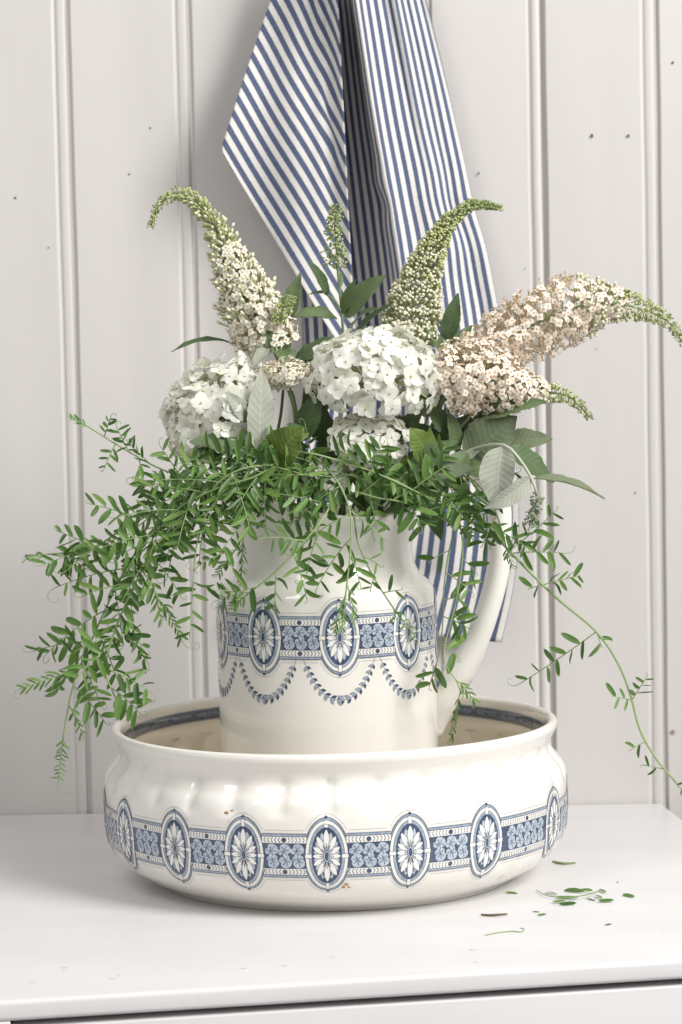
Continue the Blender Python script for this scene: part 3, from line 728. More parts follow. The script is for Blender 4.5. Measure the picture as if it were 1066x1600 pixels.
def spike(parent, axis, widths, open_to, nfl, nbud, seed, florets, faded=0.0, budzone=None, budlen=(0.006, 0.0045, 0.003), cream_to=0.55, jitter=0.18, end_cap=0.0, fat=1.0, poke=0.0, tilt=.45, inner=0):
    """a buddleia panicle along axis: open florets up to open_to, tubular buds beyond"""
    rr = random.Random(seed); c, L = even(axis, 80)
    sp = put('flower_spike', mesh('flower_spike', *tube(c, [0.0016, 0.0013, 0.0008], 6), 'green_stem'), parent)
    def at(t):
        x = t*79; i = min(int(x), 78); return c[i].lerp(c[i+1], x-i), (c[i+1]-c[i]).normalized()
    wt = np.array([lerp_list(widths, k/100) for k in range(101)]); 
    ccdf = np.cumsum(wt); ccdf = ccdf/ccdf[-1]
    cl = []; t = 0.0; q = 0.0
    while t < 1.0:
        wl = lerp_list(widths, t); m = max(3, int(round(math.pi*wl/0.0155)))
        for k in range(m): cl.append((t+rr.gauss(0, .0015/L), q+2*math.pi*k/m+rr.gauss(0, .12), rr.uniform(.93, 1.07)))
        q += math.pi/m; t += max(0.0045, min(0.0105, wl*0.22))/L
    cl_open = [k for k in cl if k[0] <= open_to] or [(0.0, 0.0, 1.0)]
    tries = 0; placed = []; pos = np.zeros((0, 3)); want = int(nfl*2.1)
    dens = max(1e-5, float(np.interp(open_to, np.linspace(0, 1, 101), ccdf)))
    while len(placed) < want and tries < want*10:
        tries += 1
        tc, ac, kc = rr.choice(cl_open); t = min(open_to*1.03, max(0.0, tc+rr.gauss(0, .0048/L)))
        p, d = at(t); e = d.orthogonal().normalized(); dev = rr.gauss(0, .40); n = (Matrix.Rotation(ac+dev, 3, d) @ e)
        lump = kc*(1.06-0.15*min(1.6, (dev/.45)**2+((t-tc)*L/.006)**2*.6))
        n2 = (n + d*((t-tc)*L/.012+0.12) + Vector((rr.gauss(0, .13), rr.gauss(0, .13), rr.gauss(0, .13)))).normalized()
        if rr.random() < end_cap and t > 0.8*open_to: n2 = (n2*0.4+d).normalized()
        q = p + n*lerp_list(widths, t)*0.5*lump*rr.uniform(1-jitter, 1.05)
        if len(pos) and ((pos-np.array(q))**2).sum(1).min() < 0.0042**2: continue
        placed.append((q, n2, t, n)); pos = np.vstack([pos, np.array(q)])
    tocam = (CAM-c[40]).normalized(); placed.sort(key=lambda r: -r[3].dot(tocam))
    VV = []; FF = []; MM = []; me = None
    for k, (q, n2, t, n) in enumerate(placed):
        fl = rr.choice(BFF) if rr.random() < faded*(1-t/open_to) else rr.choice(florets); mw = TRS(q, frame(n2, None, rr.uniform(0, 6.3)), rr.uniform(0.88, 1.14))
        if k < nfl: put('floret', fl, sp, mw)
        else:
            b = len(VV); VV += [mw @ v.co for v in fl.vertices]; FF += [tuple(b+i for i in pl.vertices) for pl in fl.polygons]; MM += [pl.material_index for pl in fl.polygons]
    if VV: put('florets', mesh('florets', VV, FF, [m.name for m in florets[0].materials], MM), sp, kind='stuff')
    bw = wt**0.75; bcdf = np.cumsum(bw); bcdf = bcdf/bcdf[-1]
    items = []
    b0, b1 = budzone or (open_to*0.72, 1.0)
    cl_bud = [k for k in cl if b0 <= k[0] <= b1] or cl; per = max(2, int(round(nbud/len(cl_bud))))
    for tc, ac, kc in cl_bud:
        z0 = (tc-b0)/(b1-b0)
        for i in range(per if z0 < .75 else max(3, int(per*.8))):
            t = min(0.999, max(0, tc+rr.gauss(0, .0020/L))); p, d = at(t); e = d.orthogonal().normalized(); w = lerp_list(widths, t)*0.5
            z = min(1, max(0, z0+rr.gauss(0, .03))); ln = lerp_list(list(budlen), z)*rr.uniform(.75, 1.2)
            n = (Matrix.Rotation(ac+rr.gauss(0, .34), 3, d) @ e); dd = (n + d*rr.gauss(tilt, .28)).normalized()
            end = p + n*w*kc*rr.uniform(.80, 1.10)*(1+.5*poke*ln/max(w, .004)*(rr.random() < .5)) + d*rr.gauss(.002, .0015)
            m = 0 if z < cream_to*rr.uniform(.6, 1.25) else 1 if z < (cream_to+1.15)/2*rr.uniform(.85, 1.15) else 2
            items.append((end-dd*ln, dd, ln, (ln*0.09+0.00068)*fat, m, 4 if m < 2 else 1))
    for i in range(int(max(nfl*0.9, inner))):                # the stalks and spent tubes inside the panicle
        t = rr.random()*(open_to if not inner else .8); p, d = at(t); n = Matrix.Rotation(rr.uniform(0, 6.283), 3, d) @ d.orthogonal().normalized(); w = lerp_list(widths, t)*0.5
        items.append((p+n*0.001, (n+d*rr.uniform(0, .6)).normalized(), w*rr.uniform(.4, .68), 0.0006, rr.choice([3, 4, 4, 4]) if t > open_to*.5*min(1, faded*4) else rr.choice([3, 5, 3, 4])))
    put('buds', buds_mesh(items, BUDM), sp, kind='stuff')
    return sp

def hydrangea(name, label, c, radii, axis, n, seed, stem_from, spread=1.9, cream=0.15, size=1.0, leaves=()):
    rr = random.Random(seed); c = Vector(c); ax = Vector(axis).normalized(); f = frame(ax, (1, 0, 0))
    pts = [c-ax*radii[2]*0.25] + [Vector(p) for p in stem_from] ; pts += into_jug(pts[-1])
    root = thing(name, pts[-1], label, 'flower', 'hydrangea heads in the jug')
    stem_obj(root, pts[::-1], [0.0026, 0.0022, 0.0020], 'green_stem')
    V = []; Fs = []; core = c-ax*radii[2]*0.28
    put_list = []
    ga = math.pi*(3-5**.5)
    zmin = math.cos(spread)
    for i in range(n):
        z = 1-(1-zmin)*(i+0.5)/n; q = ga*i+rr.uniform(-.18, .18); s = math.sqrt(max(0, 1-z*z))
        d0 = Vector((s*math.cos(q), s*math.sin(q), z)); k = rr.uniform(0.87, 1.07)
        p = c + f @ Vector((d0.x*radii[0]*k, d0.y*radii[1]*k, d0.z*radii[2]*k))
        nn = (f @ Vector((d0.x/radii[0], d0.y/radii[1], d0.z/radii[2]))).normalized()
        nn = (nn + Vector((rr.gauss(0, .26), rr.gauss(0, .26), rr.gauss(0, .26)))).normalized()
        put_list.append((p, nn))
        if i % 2 == 0: tube([core, core.lerp(p, .55)+ax*0.003, p-nn*0.010], [0.0010, 0.0007, 0.0005], 4, V, Fs, cap=False)
    hd = put('flower_head', mesh('flower_head', V, Fs, 'tube_lime'), root)
    for p, nn in put_list:
        fl = rr.choice(HFC) if rr.random() < cream else rr.choice(HFL)
        put('floret', fl, hd, TRS(p, frame(nn, None, rr.uniform(0, 6.3)), rr.uniform(.86, 1.12)*size))
    return root

# ------------------------------------------------------------------ hydrangeas
h1 = hydrangea('hydrangea_stem', 'large white hydrangea head in front of the towel, rising above the jug mouth', on_y(585, 592, -0.055), (0.054, 0.046, 0.040), (0.06, -0.36, 0.93), 152, 11, [on_y(575, 690, -0.04)], 1.92)
h2 = hydrangea('hydrangea_stem', 'white hydrangea head drooping beside the tall cream panicle and the grey-green leaf', on_y(342, 640, -0.035), (0.050, 0.045, 0.038), (-0.55, -0.45, 0.70), 135, 12, [on_y(415, 700, -0.03)], 2.0, 0.35)
h3 = hydrangea('hydrangea_stem', 'small sparse white hydrangea head tucked beneath the large one', on_y(580, 690, -0.062), (0.037, 0.024, 0.018), (0.1, -0.75, 0.66), 46, 13, [on_y(560, 730, -0.045)], 1.75, 0.3, 0.86)
h4 = hydrangea('hydrangea_stem', 'few white hydrangea florets low among the vetch at the jug mouth', on_y(512, 748, -0.060), (0.020, 0.018, 0.012), (0.0, -0.8, 0.6), 11, 14, [on_y(520, 775, -0.05)], 1.5, 0.3, 0.9)

# ------------------------------------------------------------------ buddleia
def mm(*px): return [p*PXM for p in px]
def buddleia(label, axis, group='buddleia panicles in the jug', via=()):
    base = axis[0]; pts = [base] + list(via); pts += into_jug(pts[-1])
    root = thing('buddleia_stem', pts[-1], label, 'flower', group); stem_obj(root, pts[::-1], [0.0022, 0.0020, 0.0016], 'green_stem'); return root
ax = [on_y(x, y, Y) for x, y, Y in ((428, 545, -.02), (398, 490, -.02), (366, 420, -.02), (338, 360, -.02), (308, 318, -.02), (275, 302, -.02), (248, 322, -.02), (236, 352, -.02))]
b1 = buddleia('tall cream buddleia panicle with a green tip curling over, against the bare boards', ax, via=[on_y(462, 640, -.02)])
spike(b1, ax, mm(90, 100, 90, 74, 54, 36, 24, 19, 14, 9), 0.47, 250, 760, 1, BFC, 0.05, (0.20, 1.0), (0.0135, 0.0095, 0.0034), 0.50, poke=0.7, tilt=.95, fat=.80)
ax = [on_y(x, y, Y) for x, y, Y in ((436, 505, -.045), (442, 485, -.05), (456, 462, -.052))]
spike(b1, ax, mm(24, 30, 26, 12), 0.02, 2, 150, 9, BFC, 0.0, (0.0, 1.0), (0.0045, 0.0040, 0.0032), 0.0)
ax = [on_y(x, y, Y) for x, y, Y in ((636, 545, 0.0), (642, 500, 0.0), (655, 440, 0.0), (676, 390, 0.0), (704, 345, 0.0), (740, 320, 0.0), (780, 324, 0.0))]
b2 = buddleia('upright lime buddleia panicle still in bud, in front of the towel', ax, via=[on_y(612, 640, .0)])
spike(b2, ax, mm(84, 92, 86, 74, 58, 44, 31, 23, 18, 10), 0.12, 24, 2300, 2, BFC, 0.0, (0.0, 1.0), (0.0088, 0.0062, 0.0034), 0.50, fat=.96, inner=420)
ax = [on_y(x, y, Y) for x, y, Y in ((745, 560, -.02), (790, 530, -.025), (850, 500, -.03), (910, 478, -.03), (965, 475, -.03), (1015, 487, -.03), (1048, 506, -.03), (1066, 535, -.03))]
b3 = buddleia('long blush buddleia panicle reaching sideways past the towel, its green tip nodding', ax, via=[on_y(690, 650, -.02)])
spike(b3, ax, mm(92, 104, 108, 111, 112, 104, 72, 46, 34, 22, 14), 0.68, 290, 480, 3, BFB, 0.22, (0.52, 1.0), (0.0085, 0.0050, 0.0030), 0.30)
ax = [on_y(x, y, Y) for x, y, Y in ((700, 600, -.05), (745, 588, -.055), (800, 606, -.055), (850, 612, -.05), (890, 620, -.05), (922, 652, -.05))]
b4 = buddleia('short blush buddleia panicle with a small green tip, below the long one', ax, via=[on_y(672, 670, -.04)])
spike(b4, ax, mm(96, 128, 116, 92, 66, 40, 28, 20, 12), 0.64, 285, 300, 4, BFB, 0.14, (0.5, 1.0), (0.0080, 0.0045, 0.0028), 0.38)
ax = [on_y(x, y, Y) for x, y, Y in ((449, 602, -.05), (446, 585, -.052), (444, 566, -.054))]
b5 = buddleia('small flat buddleia cluster with golden tubes, beside the drooping hydrangea', ax, via=[on_y(462, 660, -.045)])
spike(b5, ax, mm(34, 70, 86, 60), 1.0, 70, 30, 5, BFC, 0.25, (0.2, 0.9), (0.009, 0.008, 0.008), 1.0, jitter=0.2, end_cap=.8)

# ------------------------------------------------------------------ leafy shoots
def shoot(label, pts, rad=(0.0022, 0.0018, 0.0012), mat='green_stem', group='leafy shoots in the jug', name='leafy_shoot'):
    down = into_jug(pts[0]); allp = down[::-1]+list(pts)
    root = thing(name, down[-1], label, 'plant', group); stem_obj(root, allp, list(rad), mat); return root
UPF = Vector((0, -0.5, 0.85)); CAMF = Vector((0.05, -1, 0.15))
def P(x, y, Y): return on_y(x, y, Y)
def LF(root, b, t, W, face, Y=(0, 0), pet=None, **kw):
    bb, tt = P(*b, Y[0]), P(*t, Y[1]); o = leaf(root, bb, tt, W*PXM, face, **kw)
    if pet is not None:
        c = spline([P(*pet), (P(*pet)+bb)/2+Vector((0, 0, .003)), bb+(tt-bb)*0.03], 8); V, Fs = tube(c, [0.0011, 0.0009], 6)
        put('petiole', mesh('petiole', V, Fs, 'green_stem'), root)
    return o
# upright green stem with whorled seed clusters
s1 = shoot('slim upright green stem with whorled seed clusters, in front of the towel', [P(545, 690, .0), P(540, 590, .005), P(535, 500, .01), P(528, 420, .01), P(524, 322, .01)], (0.0022, 0.0016, 0.0010))
rs = random.Random(21); items = []
for cx_, cy_, r_, n_ in ((526, 330, 13, 46), (522, 345, 12, 40), (520, 362, 15, 44), (524, 372, 13, 30), (518, 390, 17, 24), (532, 392, 15, 20), (520, 408, 21, 34), (530, 412, 18, 30)):
    c0 = P(cx_, cy_, 0.01)
    for k in range(n_):
        d = Vector((rs.gauss(0, 1), rs.gauss(0, 1), rs.gauss(.3, .8))).normalized(); items.append((c0+d*r_*PXM*rs.uniform(.2, .75), d, 0.0034*rs.uniform(.7, 1.2), 0.0011, rs.choice([2, 2, 1])))
put('seed_clusters', buds_mesh(items, BUDM), s1, kind='stuff')
LF(s1, (527, 498), (456, 496), 38, UPF, (.005, -.005), seed=1, curl=.5, fold=.4)
LF(s1, (540, 495), (604, 430), 40, (0.3, -.8, .6), (.0, -.03), seed=2, curl=.7, fold=.3)
LF(s1, (536, 490), (556, 436), 22, (-.6, -.8, .2), (.0, -.01), seed=3, curl=.3)
LF(s1, (512, 462), (484, 408), 20, (0.5, -.8, .2), (.0, -.02), seed=4, curl=.5, pet=(533, 488, .005))
LF(s1, (533, 425), (529, 455), 10, (0.8, -.6, .1), (.0, -.01), seed=5, curl=.4)
LF(s1, (514, 458), (482, 460), 9, UPF, (.0, -.01), seed=6, curl=.5)
LF(s1, (548, 520), (590, 482), 26, (-.2, -.6, .8), (-.01, -.05), seed=7, curl=.8, mats=('shrub_leaf', 'shrub_under'))
LF(s1, (546, 535), (616, 473), 24, (.1, -.5, .9), (.0, -.02), seed=8, curl=.5)
LF(s1, (550, 525), (606, 512), 20, (.1, -.3, .9), (-.01, -.04), seed=9, curl=.6)
# leaves round the cream panicle
s2 = shoot('leafy shoot with an upright grey-green leaf, between the cream panicle and the jug', [P(430, 720, -.03), P(440, 640, -.02), P(446, 560, -.01), P(448, 505, -.005)], (0.0022, 0.0017, 0.0011))
LF(s2, (450, 505), (470, 426), 32, (-.5, -.85, .1), (-.01, .0), seed=11, curl=.35)
LF(s2, (362, 536), (268, 550), 20, (-.1, -.35, .9), (-.01, -.03), pet=(446, 545, -.01), seed=12, curl=.9, mats=('shrub_leaf', 'shrub_leaf'))
LF(s2, (452, 555), (408, 520), 46, (0, -.9, .4), (-.02, -.045), seed=13, curl=.7)
LF(s2, (462, 560), (556, 536), 52, (0, -.6, .8), (-.01, -.02), seed=14, curl=.4, fold=.12)
LF(s2, (404, 706), (409, 572), 44, (.25, -.95, .1), (-.075, -.072), pet=(430, 730, -.05), seed=15, curl=.25, fold=.15, mats=('shrub_under', 'shrub_leaf'))
LF(s2, (400, 712), (296, 690), 50, (.1, -.6, .75), (-.07, -.085), pet=(430, 735, -.05), seed=16, curl=.5, mats=('shrub_grey', 'shrub_under'))
LF(s2, (392, 660), (352, 612), 28, (.3, -.9, .2), (-.07, -.085), pet=(400, 705, -.07), seed=17, curl=.5, mats=('shrub_under', 'shrub_leaf'))
LF(s2, (430, 716), (482, 676), 54, (.1, -.75, .6), (-.06, -.085), seed=18, curl=.8, fold=.1, mats=('shrub_leaf_bright', 'shrub_under'))
LF(s2, (420, 540), (395, 575), 20, (-.2, -.9, .4), (-.04, -.055), seed=19, curl=.5, mats=('shrub_under', 'shrub_leaf'))
LF(s2, (424, 722), (474, 668), 62, (.15, -.85, .45), (-.085, -.105), pet=(440, 740, -.07), seed=111, curl=.6, fold=.1, mats=('shrub_leaf_bright', 'shrub_under'))
LF(s2, (470, 690), (500, 610), 40, (-.2, -.95, .2), (-.05, -.055), pet=(445, 730, -.05), seed=112, curl=.3, fold=.2)
LF(s2, (350, 720), (280, 712), 34, (.0, -.7, .7), (-.08, -.09), pet=(420, 738, -.06), seed=113, curl=.5, mats=('shrub_grey', 'shrub_under'))
s3 = shoot('leafy shoot with broad dark leaves behind the large hydrangea', [P(500, 720, .0), P(498, 640, .01), P(505, 560, .015)], (0.002, 0.0016, 0.0012))
LF(s3, (500, 690), (478, 588), 44, (.3, -.95, .1), (-.01, -.02), seed=21, curl=.3, fold=.3)
LF(s3, (510, 640), (520, 560), 40, (-.3, -.9, .2), (.0, -.01), seed=22, curl=.3)
LF(s3, (500, 600), (440, 545), 40, (.2, -.8, .5), (.0, -.01), seed=23, curl=.4)
LF(s3, (520, 700), (500, 640), 36, (.2, -.9, .3), (-.02, -.03), seed=24, curl=.3)
LF(s3, (500, 720), (545, 650), 40, (-.2, -.9, .3), (-.01, -.02), seed=25, curl=.3)
LF(s3, (610, 700), (660, 640), 40, (-.2, -.9, .3), (-.01, -.02), pet=(520, 740, -.01), seed=26, curl=.3)
LF(s3, (545, 715), (575, 640), 40, (-.2, -.9, .3), (-.02, -.025), seed=27, curl=.3)
LF(s3, (590, 715), (560, 650), 38, (.2, -.9, .3), (-.015, -.02), seed=28, curl=.3, mats=('shrub_grey', 'shrub_under'))
LF(s3, (615, 720), (625, 648), 38, (.1, -.9, .3), (-.015, -.02), seed=29, curl=.3)
s4 = shoot('shoot with pointed dark leaves between the lime panicle and the blush panicles', [P(640, 720, .0), P(672, 640, .0), P(690, 570, .005), P(698, 535, .005)], (0.002, 0.0016, 0.0011))
LF(s4, (698, 535), (716, 458), 30, (-.2, -.95, .1), (.0, -.005), seed=31, curl=.25, fold=.2)
LF(s4, (695, 555), (660, 505), 22, (.6, -.7, .2), (.0, -.02), seed=32, curl=.4)
LF(s4, (700, 560), (738, 508), 26, (-.3, -.85, .3), (.01, .02), seed=33, curl=.4)
LF(s4, (690, 600), (634, 548), 36, (.3, -.7, .6), (-.01, -.015), seed=34, curl=.4)
LF(s4, (680, 640), (690, 560), 40, (-.3, -.9, .2), (-.01, -.02), seed=35, curl=.3)
LF(s4, (672, 650), (640, 600), 34, (.3, -.9, .2), (.0, -.02), seed=36, curl=.3)
LF(s4, (650, 760), (672, 668), 46, (.35, -.9, .2), (-.04, -.06), seed=37, curl=.9, fold=.25, mats=('shrub_leaf_bright', 'shrub_under'))
LF(s4, (560, 790), (640, 715), 44, (-.1, -.8, .6), (-.05, -.06), seed=38, curl=.5, mats=('shrub_leaf_bright', 'shrub_under'))
# the arching shoot over the handle
s5 = shoot('arching leafy shoot with a drooping grey seed head, hanging over the jug handle', [P(640, 770, -.03), P(690, 728, -.05), P(740, 702, -.06), P(788, 696, -.105), P(815, 722, -.115), P(832, 750, -.118), P(840, 775, -.118)], (0.0024, 0.0021, 0.0018, 0.0012), 'pale_stem')
LF(s5, (786, 697), (776, 797), 56, (-.35, -.9, .25), (-.105, -.120), seed=41, curl=.55, fold=.35, mats=('shrub_under', 'shrub_grey'), serr=.03)
LF(s5, (830, 746), (757, 794), 34, (-.2, -.8, -.5), (-.117, -.125), seed=42, curl=.8, fold=.3, mats=('shrub_under', 'shrub_grey'))
LF(s5, (834, 748), (945, 780), 26, (.1, -.35, .9), (-.117, -.11), seed=43, curl=.55, fold=.5, mats=('shrub_grey', 'shrub_under'))
LF(s5, (792, 700), (866, 754), 44, (.3, -.75, .6), (-.10, -.08), seed=44, curl=.4, fold=.15)
rs = random.Random(22); items = []
for k in range(110):
    t = rs.random(); c0 = P(840-10*t, 776+40*t, -.118); d = Vector((rs.gauss(0, 1), rs.gauss(0, 1), rs.gauss(-.4, .7))).normalized()
    items.append((c0+d*0.0035*rs.uniform(.2, 1.0), d, 0.0042*rs.uniform(.6, 1.3), 0.0011, 0))
o = put('seed_head', buds_mesh(items, ['seed_grey']), s5, kind='stuff')
s6 = shoot('leafy shoot with broad grey-green leaves under the short blush panicle', [P(650, 745, -.02), P(700, 690, -.035), P(735, 650, -.04), P(752, 622, -.04)], (0.0022, 0.0018, 0.0012), 'pale_stem')
LF(s6, (738, 655), (854, 628), 40, (.0, -.75, .65), (-.045, -.075), seed=51, curl=.35, fold=.3)
LF(s6, (780, 694), (864, 686), 40, (.1, -.8, .55), (-.05, -.055), pet=(705, 695, -.04), seed=52, curl=.35, mats=('shrub_grey', 'shrub_under'))
LF(s6, (728, 716), (808, 650), 74, (.05, -.95, .3), (-.055, -.065), pet=(700, 690, -.035), seed=53, curl=.35, fold=.12, mats=('shrub_grey', 'shrub_under'))
LF(s6, (715, 690), (772, 640), 48, (-.1, -.85, .5), (-.035, -.04), seed=54, curl=.3)
LF(s6, (690, 700), (728, 650), 40, (.2, -.9, .3), (-.03, -.03), seed=55, curl=.3)
LF(s6, (690, 715), (640, 660), 46, (.25, -.9, .3), (-.03, -.04), seed=56, curl=.4)
LF(s6, (700, 730), (760, 730), 44, (.1, -.7, .7), (-.03, -.05), seed=57, curl=.4)
LF(s6, (670, 745), (735, 770), 44, (.1, -.6, .75), (-.03, -.06), seed=58, curl=.5, mats=('shrub_leaf_bright', 'shrub_under'))
LF(s6, (660, 760), (690, 845), 36, (.1, -.9, .3), (-.06, -.085), pet=(650, 750, -.04), seed=59, curl=.35)
LF(s6, (672, 720), (640, 668), 46, (.2, -.9, .3), (-.07, -.085), pet=(660, 745, -.05), seed=114, curl=.7, fold=.1, mats=('shrub_leaf_bright', 'shrub_under'))
LF(s6, (640, 735), (716, 690), 40, (-.1, -.85, .5), (-.075, -.085), seed=115, curl=.4, mats=('shrub_leaf', 'shrub_under'))
LF(s6, (660, 745), (745, 735), 36, (.0, -.75, .65), (-.08, -.095), seed=116, curl=.5, mats=('shrub_grey', 'shrub_under'))
LF(s6, (700, 676), (664, 628), 30, (.3, -.85, .3), (-.05, -.06), seed=117, curl=.4)
s7 = shoot('low dark leaves filling the jug mouth under the vetch', [P(560, 770, -.01), P(540, 730, -.02), P(530, 700, -.02)], (0.002, 0.0016, 0.0012))
for k, (b, t, w, f) in enumerate([((540, 740), (470, 715), 48, (.1, -.7, .7)), ((545, 745), (600, 715), 46, (-.1, -.8, .6)), ((550, 770), (480, 770), 44, (.1, -.6, .8)), ((560, 775), (640, 765), 44, (-.1, -.7, .7)), ((530, 720), (560, 665), 36, (.1, -.9, .2)), ((560, 770), (600, 800), 34, (0, -.7, .7)), ((500, 760), (430, 750), 42, (.1, -.7, .7)), ((610, 780), (680, 790), 40, (0, -.7, .7)), ((470, 745), (400, 722), 40, (0, -.7, .7)), ((640, 740), (600, 690), 40, (0.2, -.9, .3))]):
    LF(s7, b, t, w, f, (-.025, -.04), seed=61+k, curl=.4)

for k, (b, t, w, f, Ya) in enumerate([((470, 770), (420, 735), 34, (.2, -.7, .6), (-.05, -.075)), ((500, 785), (450, 760), 32, (.1, -.7, .7), (-.05, -.08)), ((530, 790), (505, 740), 32, (.2, -.9, .3), (-.05, -.07)), ((560, 795), (590, 750), 34, (-.2, -.9, .3), (-.05, -.07)), ((590, 795), (560, 745), 30, (.3, -.8, .4), (-.06, -.075)), ((610, 795), (655, 765), 32, (-.1, -.8, .5), (-.05, -.075)), ((620, 790), (640, 735), 30, (-.3, -.9, .2), (-.045, -.06)), ((580, 800), (535, 775), 30, (.1, -.7, .7), (-.055, -.08)), ((640, 790), (700, 762), 34, (0, -.8, .6), (-.045, -.07)), ((450, 760), (392, 750), 30, (.1, -.6, .8), (-.06, -.085)), ((600, 800), (640, 800), 26, (0, -.7, .7), (-.06, -.085)), ((480, 740), (440, 690), 36, (.3, -.85, .3), (-.04, -.055)), ((600, 740), (560, 700), 34, (.2, -.85, .4), (-.05, -.06)), ((660, 730), (700, 690), 36, (-.2, -.85, .4), (-.045, -.055)), ((500, 750), (545, 728), 36, (-.1, -.8, .6), (-.055, -.07))]):
    LF(s7, b, t, w, f, Ya, seed=81+k, curl=.5, mats=('shrub_leaf', 'shrub_leaf_bright') if k % 3 else ('shrub_leaf_bright', 'shrub_under'))
LF(s6, (715, 706), (700, 640), 26, (.4, -.85, .2), (-.05, -.06), seed=101, curl=.4, mats=('shrub_leaf', 'shrub_under'))
LF(s6, (690, 740), (750, 705), 30, (.0, -.75, .6), (-.05, -.065), seed=102, curl=.6, mats=('shrub_under', 'shrub_leaf'))
LF(s6, (705, 720), (652, 705), 34, (.2, -.8, .5), (-.05, -.07), seed=103, curl=.8, mats=('shrub_leaf_bright', 'shrub_under'))
LF(s6, (760, 640), (788, 610), 24, (.0, -.9, .3), (-.06, -.075), pet=(745, 655, -.05), seed=104, curl=.4)
LF(s5, (730, 708), (690, 760), 34, (.2, -.8, .5), (-.062, -.08), seed=105, curl=.6)
LF(s5, (705, 720), (775, 752), 34, (.0, -.7, .7), (-.055, -.07), seed=106, curl=.5)
# ------------------------------------------------------------------ vetch
def leaflet_mesh(seed, mat='vetch_leaf'):
    rr = random.Random(seed); V = []; Fs = []; nl, nw = 7, 4; cur = rr.uniform(-.1, .5); fold = rr.uniform(.05, .45); UV = []
    for j in range(nl+1):
        t = j/nl; w = 0.130*(math.sin(math.pi*min(0.97, 0.04+0.93*t))**0.45)
        if j == 0: w = 0.02
        if j == nl: w = 0.035
        for i in range(nw+1): u = i/nw*2-1; V.append((u*w, t-(0.03*u*u if j == nl else 0), abs(u)*w*fold-cur*0.22*t*t+0.02*math.sin(t*5+seed)))
    for j in range(nl):
        for i in range(nw): a = j*(nw+1)+i; Fs.append((a, a+1, a+nw+2, a+nw+1))
    return mesh('leaflet', V, Fs, mat)
LFT = [leaflet_mesh(i) for i in range(6)]; LFY = [leaflet_mesh(i+10, 'vetch_young') for i in range(3)]
LCOUNT = 0
def vetch_leaf(root, base, d, L, pairs, size, rr, droop=0.5, face=None, tendril=0.4, young=False, twist=0.0, closed=0.0):
    """pinnate leaf: rachis with paired leaflets and a tendril"""
    global LCOUNT
    d = Vector(d).normalized(); g = Vector((0, 0, -1)); pts = [Vector(base)]; cur = d.copy(); n = 10
    for k in range(n): cur = (cur + g*droop*0.10).normalized(); pts.append(pts[-1]+cur*(L/n))
    V, Fs = tube(pts, [0.00055, 0.00045, 0.00035], 5)
    if tendril > 0:                                   # curling end
        e, t = pts[-1], (pts[-1]-pts[-2]).normalized(); s = t.orthogonal().normalized(); c = [e]; tt = t.copy(); tl = L*tendril; axis = Vector((rr.gauss(0, .4), -1, rr.gauss(0, .4))).normalized(); sg = rr.choice((-1, 1))
        for k in range(14): tt = Matrix.Rotation(sg*(0.04+0.045*k*rr.uniform(.6, 1.2)), 3, axis) @ tt; c.append(c[-1]+tt*(tl/14))
        tube(c, [0.00030, 0.00020], 4, V, Fs, cap=False)
    lf = put('leaf', mesh('leaf', V, Fs, 'vetch_stem'), root)
    face = Vector(face) if face is not None else Vector((rr.gauss(0, .6), -0.7, rr.uniform(-.1, 1.0))); face.normalize()
    for k in range(pairs):
        t = 0.10+0.88*(k+0.3)/pairs
        for sg in (-1, 1):
            tk = min(0.99, t+(0.35/pairs if sg > 0 else 0)+rr.uniform(-.02, .02)); x = tk*n; i = min(int(x), n-1); p = pts[i].lerp(pts[i+1], x-i); tan = (pts[i+1]-pts[i]).normalized()
            f = (face - tan*face.dot(tan)); f = f.normalized() if f.length > .05 else tan.orthogonal().normalized()
            side = tan.cross(f)*sg; a = R(rr.uniform(48, 78))*(1-closed)+R(15)*closed
            y = (tan*math.cos(a)+side*math.sin(a)+Vector((rr.gauss(0, .10), rr.gauss(0, .14), rr.gauss(0, .10)-.06))).normalized()
            z = (f + Vector((rr.gauss(0, .5), rr.gauss(0, .4), rr.gauss(0, .5)))).normalized(); z = (z-y*z.dot(y)).normalized(); xx = y.cross(z)
            rot = Matrix((xx, y, z)).transposed(); s = size*rr.uniform(.68, 1.14)*(1-0.25*(k/pairs))
            put('leaflet', rr.choice(LFY if young else LFT), lf, TRS(p, rot, (s*rr.uniform(.70, 1.22), s, s*rr.uniform(.6, 2.2)))); LCOUNT += 1
    return lf
def vine(label, pts, leaves, seed, rad=(0.0012, 0.0010, 0.0007), root_pts=None, tip=True, group='trailing vetch stems', size=0.0203):
    """leaves: (t along the visible stem, angle in degrees in the picture plane, length px, pairs, droop, extra)"""
    rr = random.Random(seed); W = [P(*p) for p in pts]
    if root_pts is None: down = into_jug(W[0])
    else: down = [P(*p) for p in root_pts]+into_jug(P(*root_pts[-1]))
    root = thing('vetch_stem', down[-1], label, 'vine', group)
    allp = down[::-1]+W; c, L = even(allp, 110); V, Fs = tube(c, list(rad), 6)
    put('stem', mesh('stem', V, Fs, 'vetch_stem'), root)
    cv, Lv = even(W, 120)
    for lv in leaves:
        t, ang, Lpx, pairs, droop = lv[:5]; pairs = pairs-1 if pairs in (5, 6) else pairs; ex = lv[5] if len(lv) > 5 else {}
        i = int(t*119); b = cv[i]; a = R(ang); d = Vector((math.cos(a), ex.get('dy', rr.uniform(-.35, .15)), math.sin(a)))
        vetch_leaf(root, b, d, Lpx*PXM, pairs, ex.get('size', size), rr, droop, ex.get('face'), ex.get('tendril', rr.uniform(.15, .5)), ex.get('young', False), closed=ex.get('closed', 0))
    if tip:
        d = (cv[-1]-cv[-6]).normalized(); vetch_leaf(root, cv[-1], d, 0.018, 5, size*0.42, rr, .2, None, 0.5, True, closed=.45)
    return root
Y1 = -.085
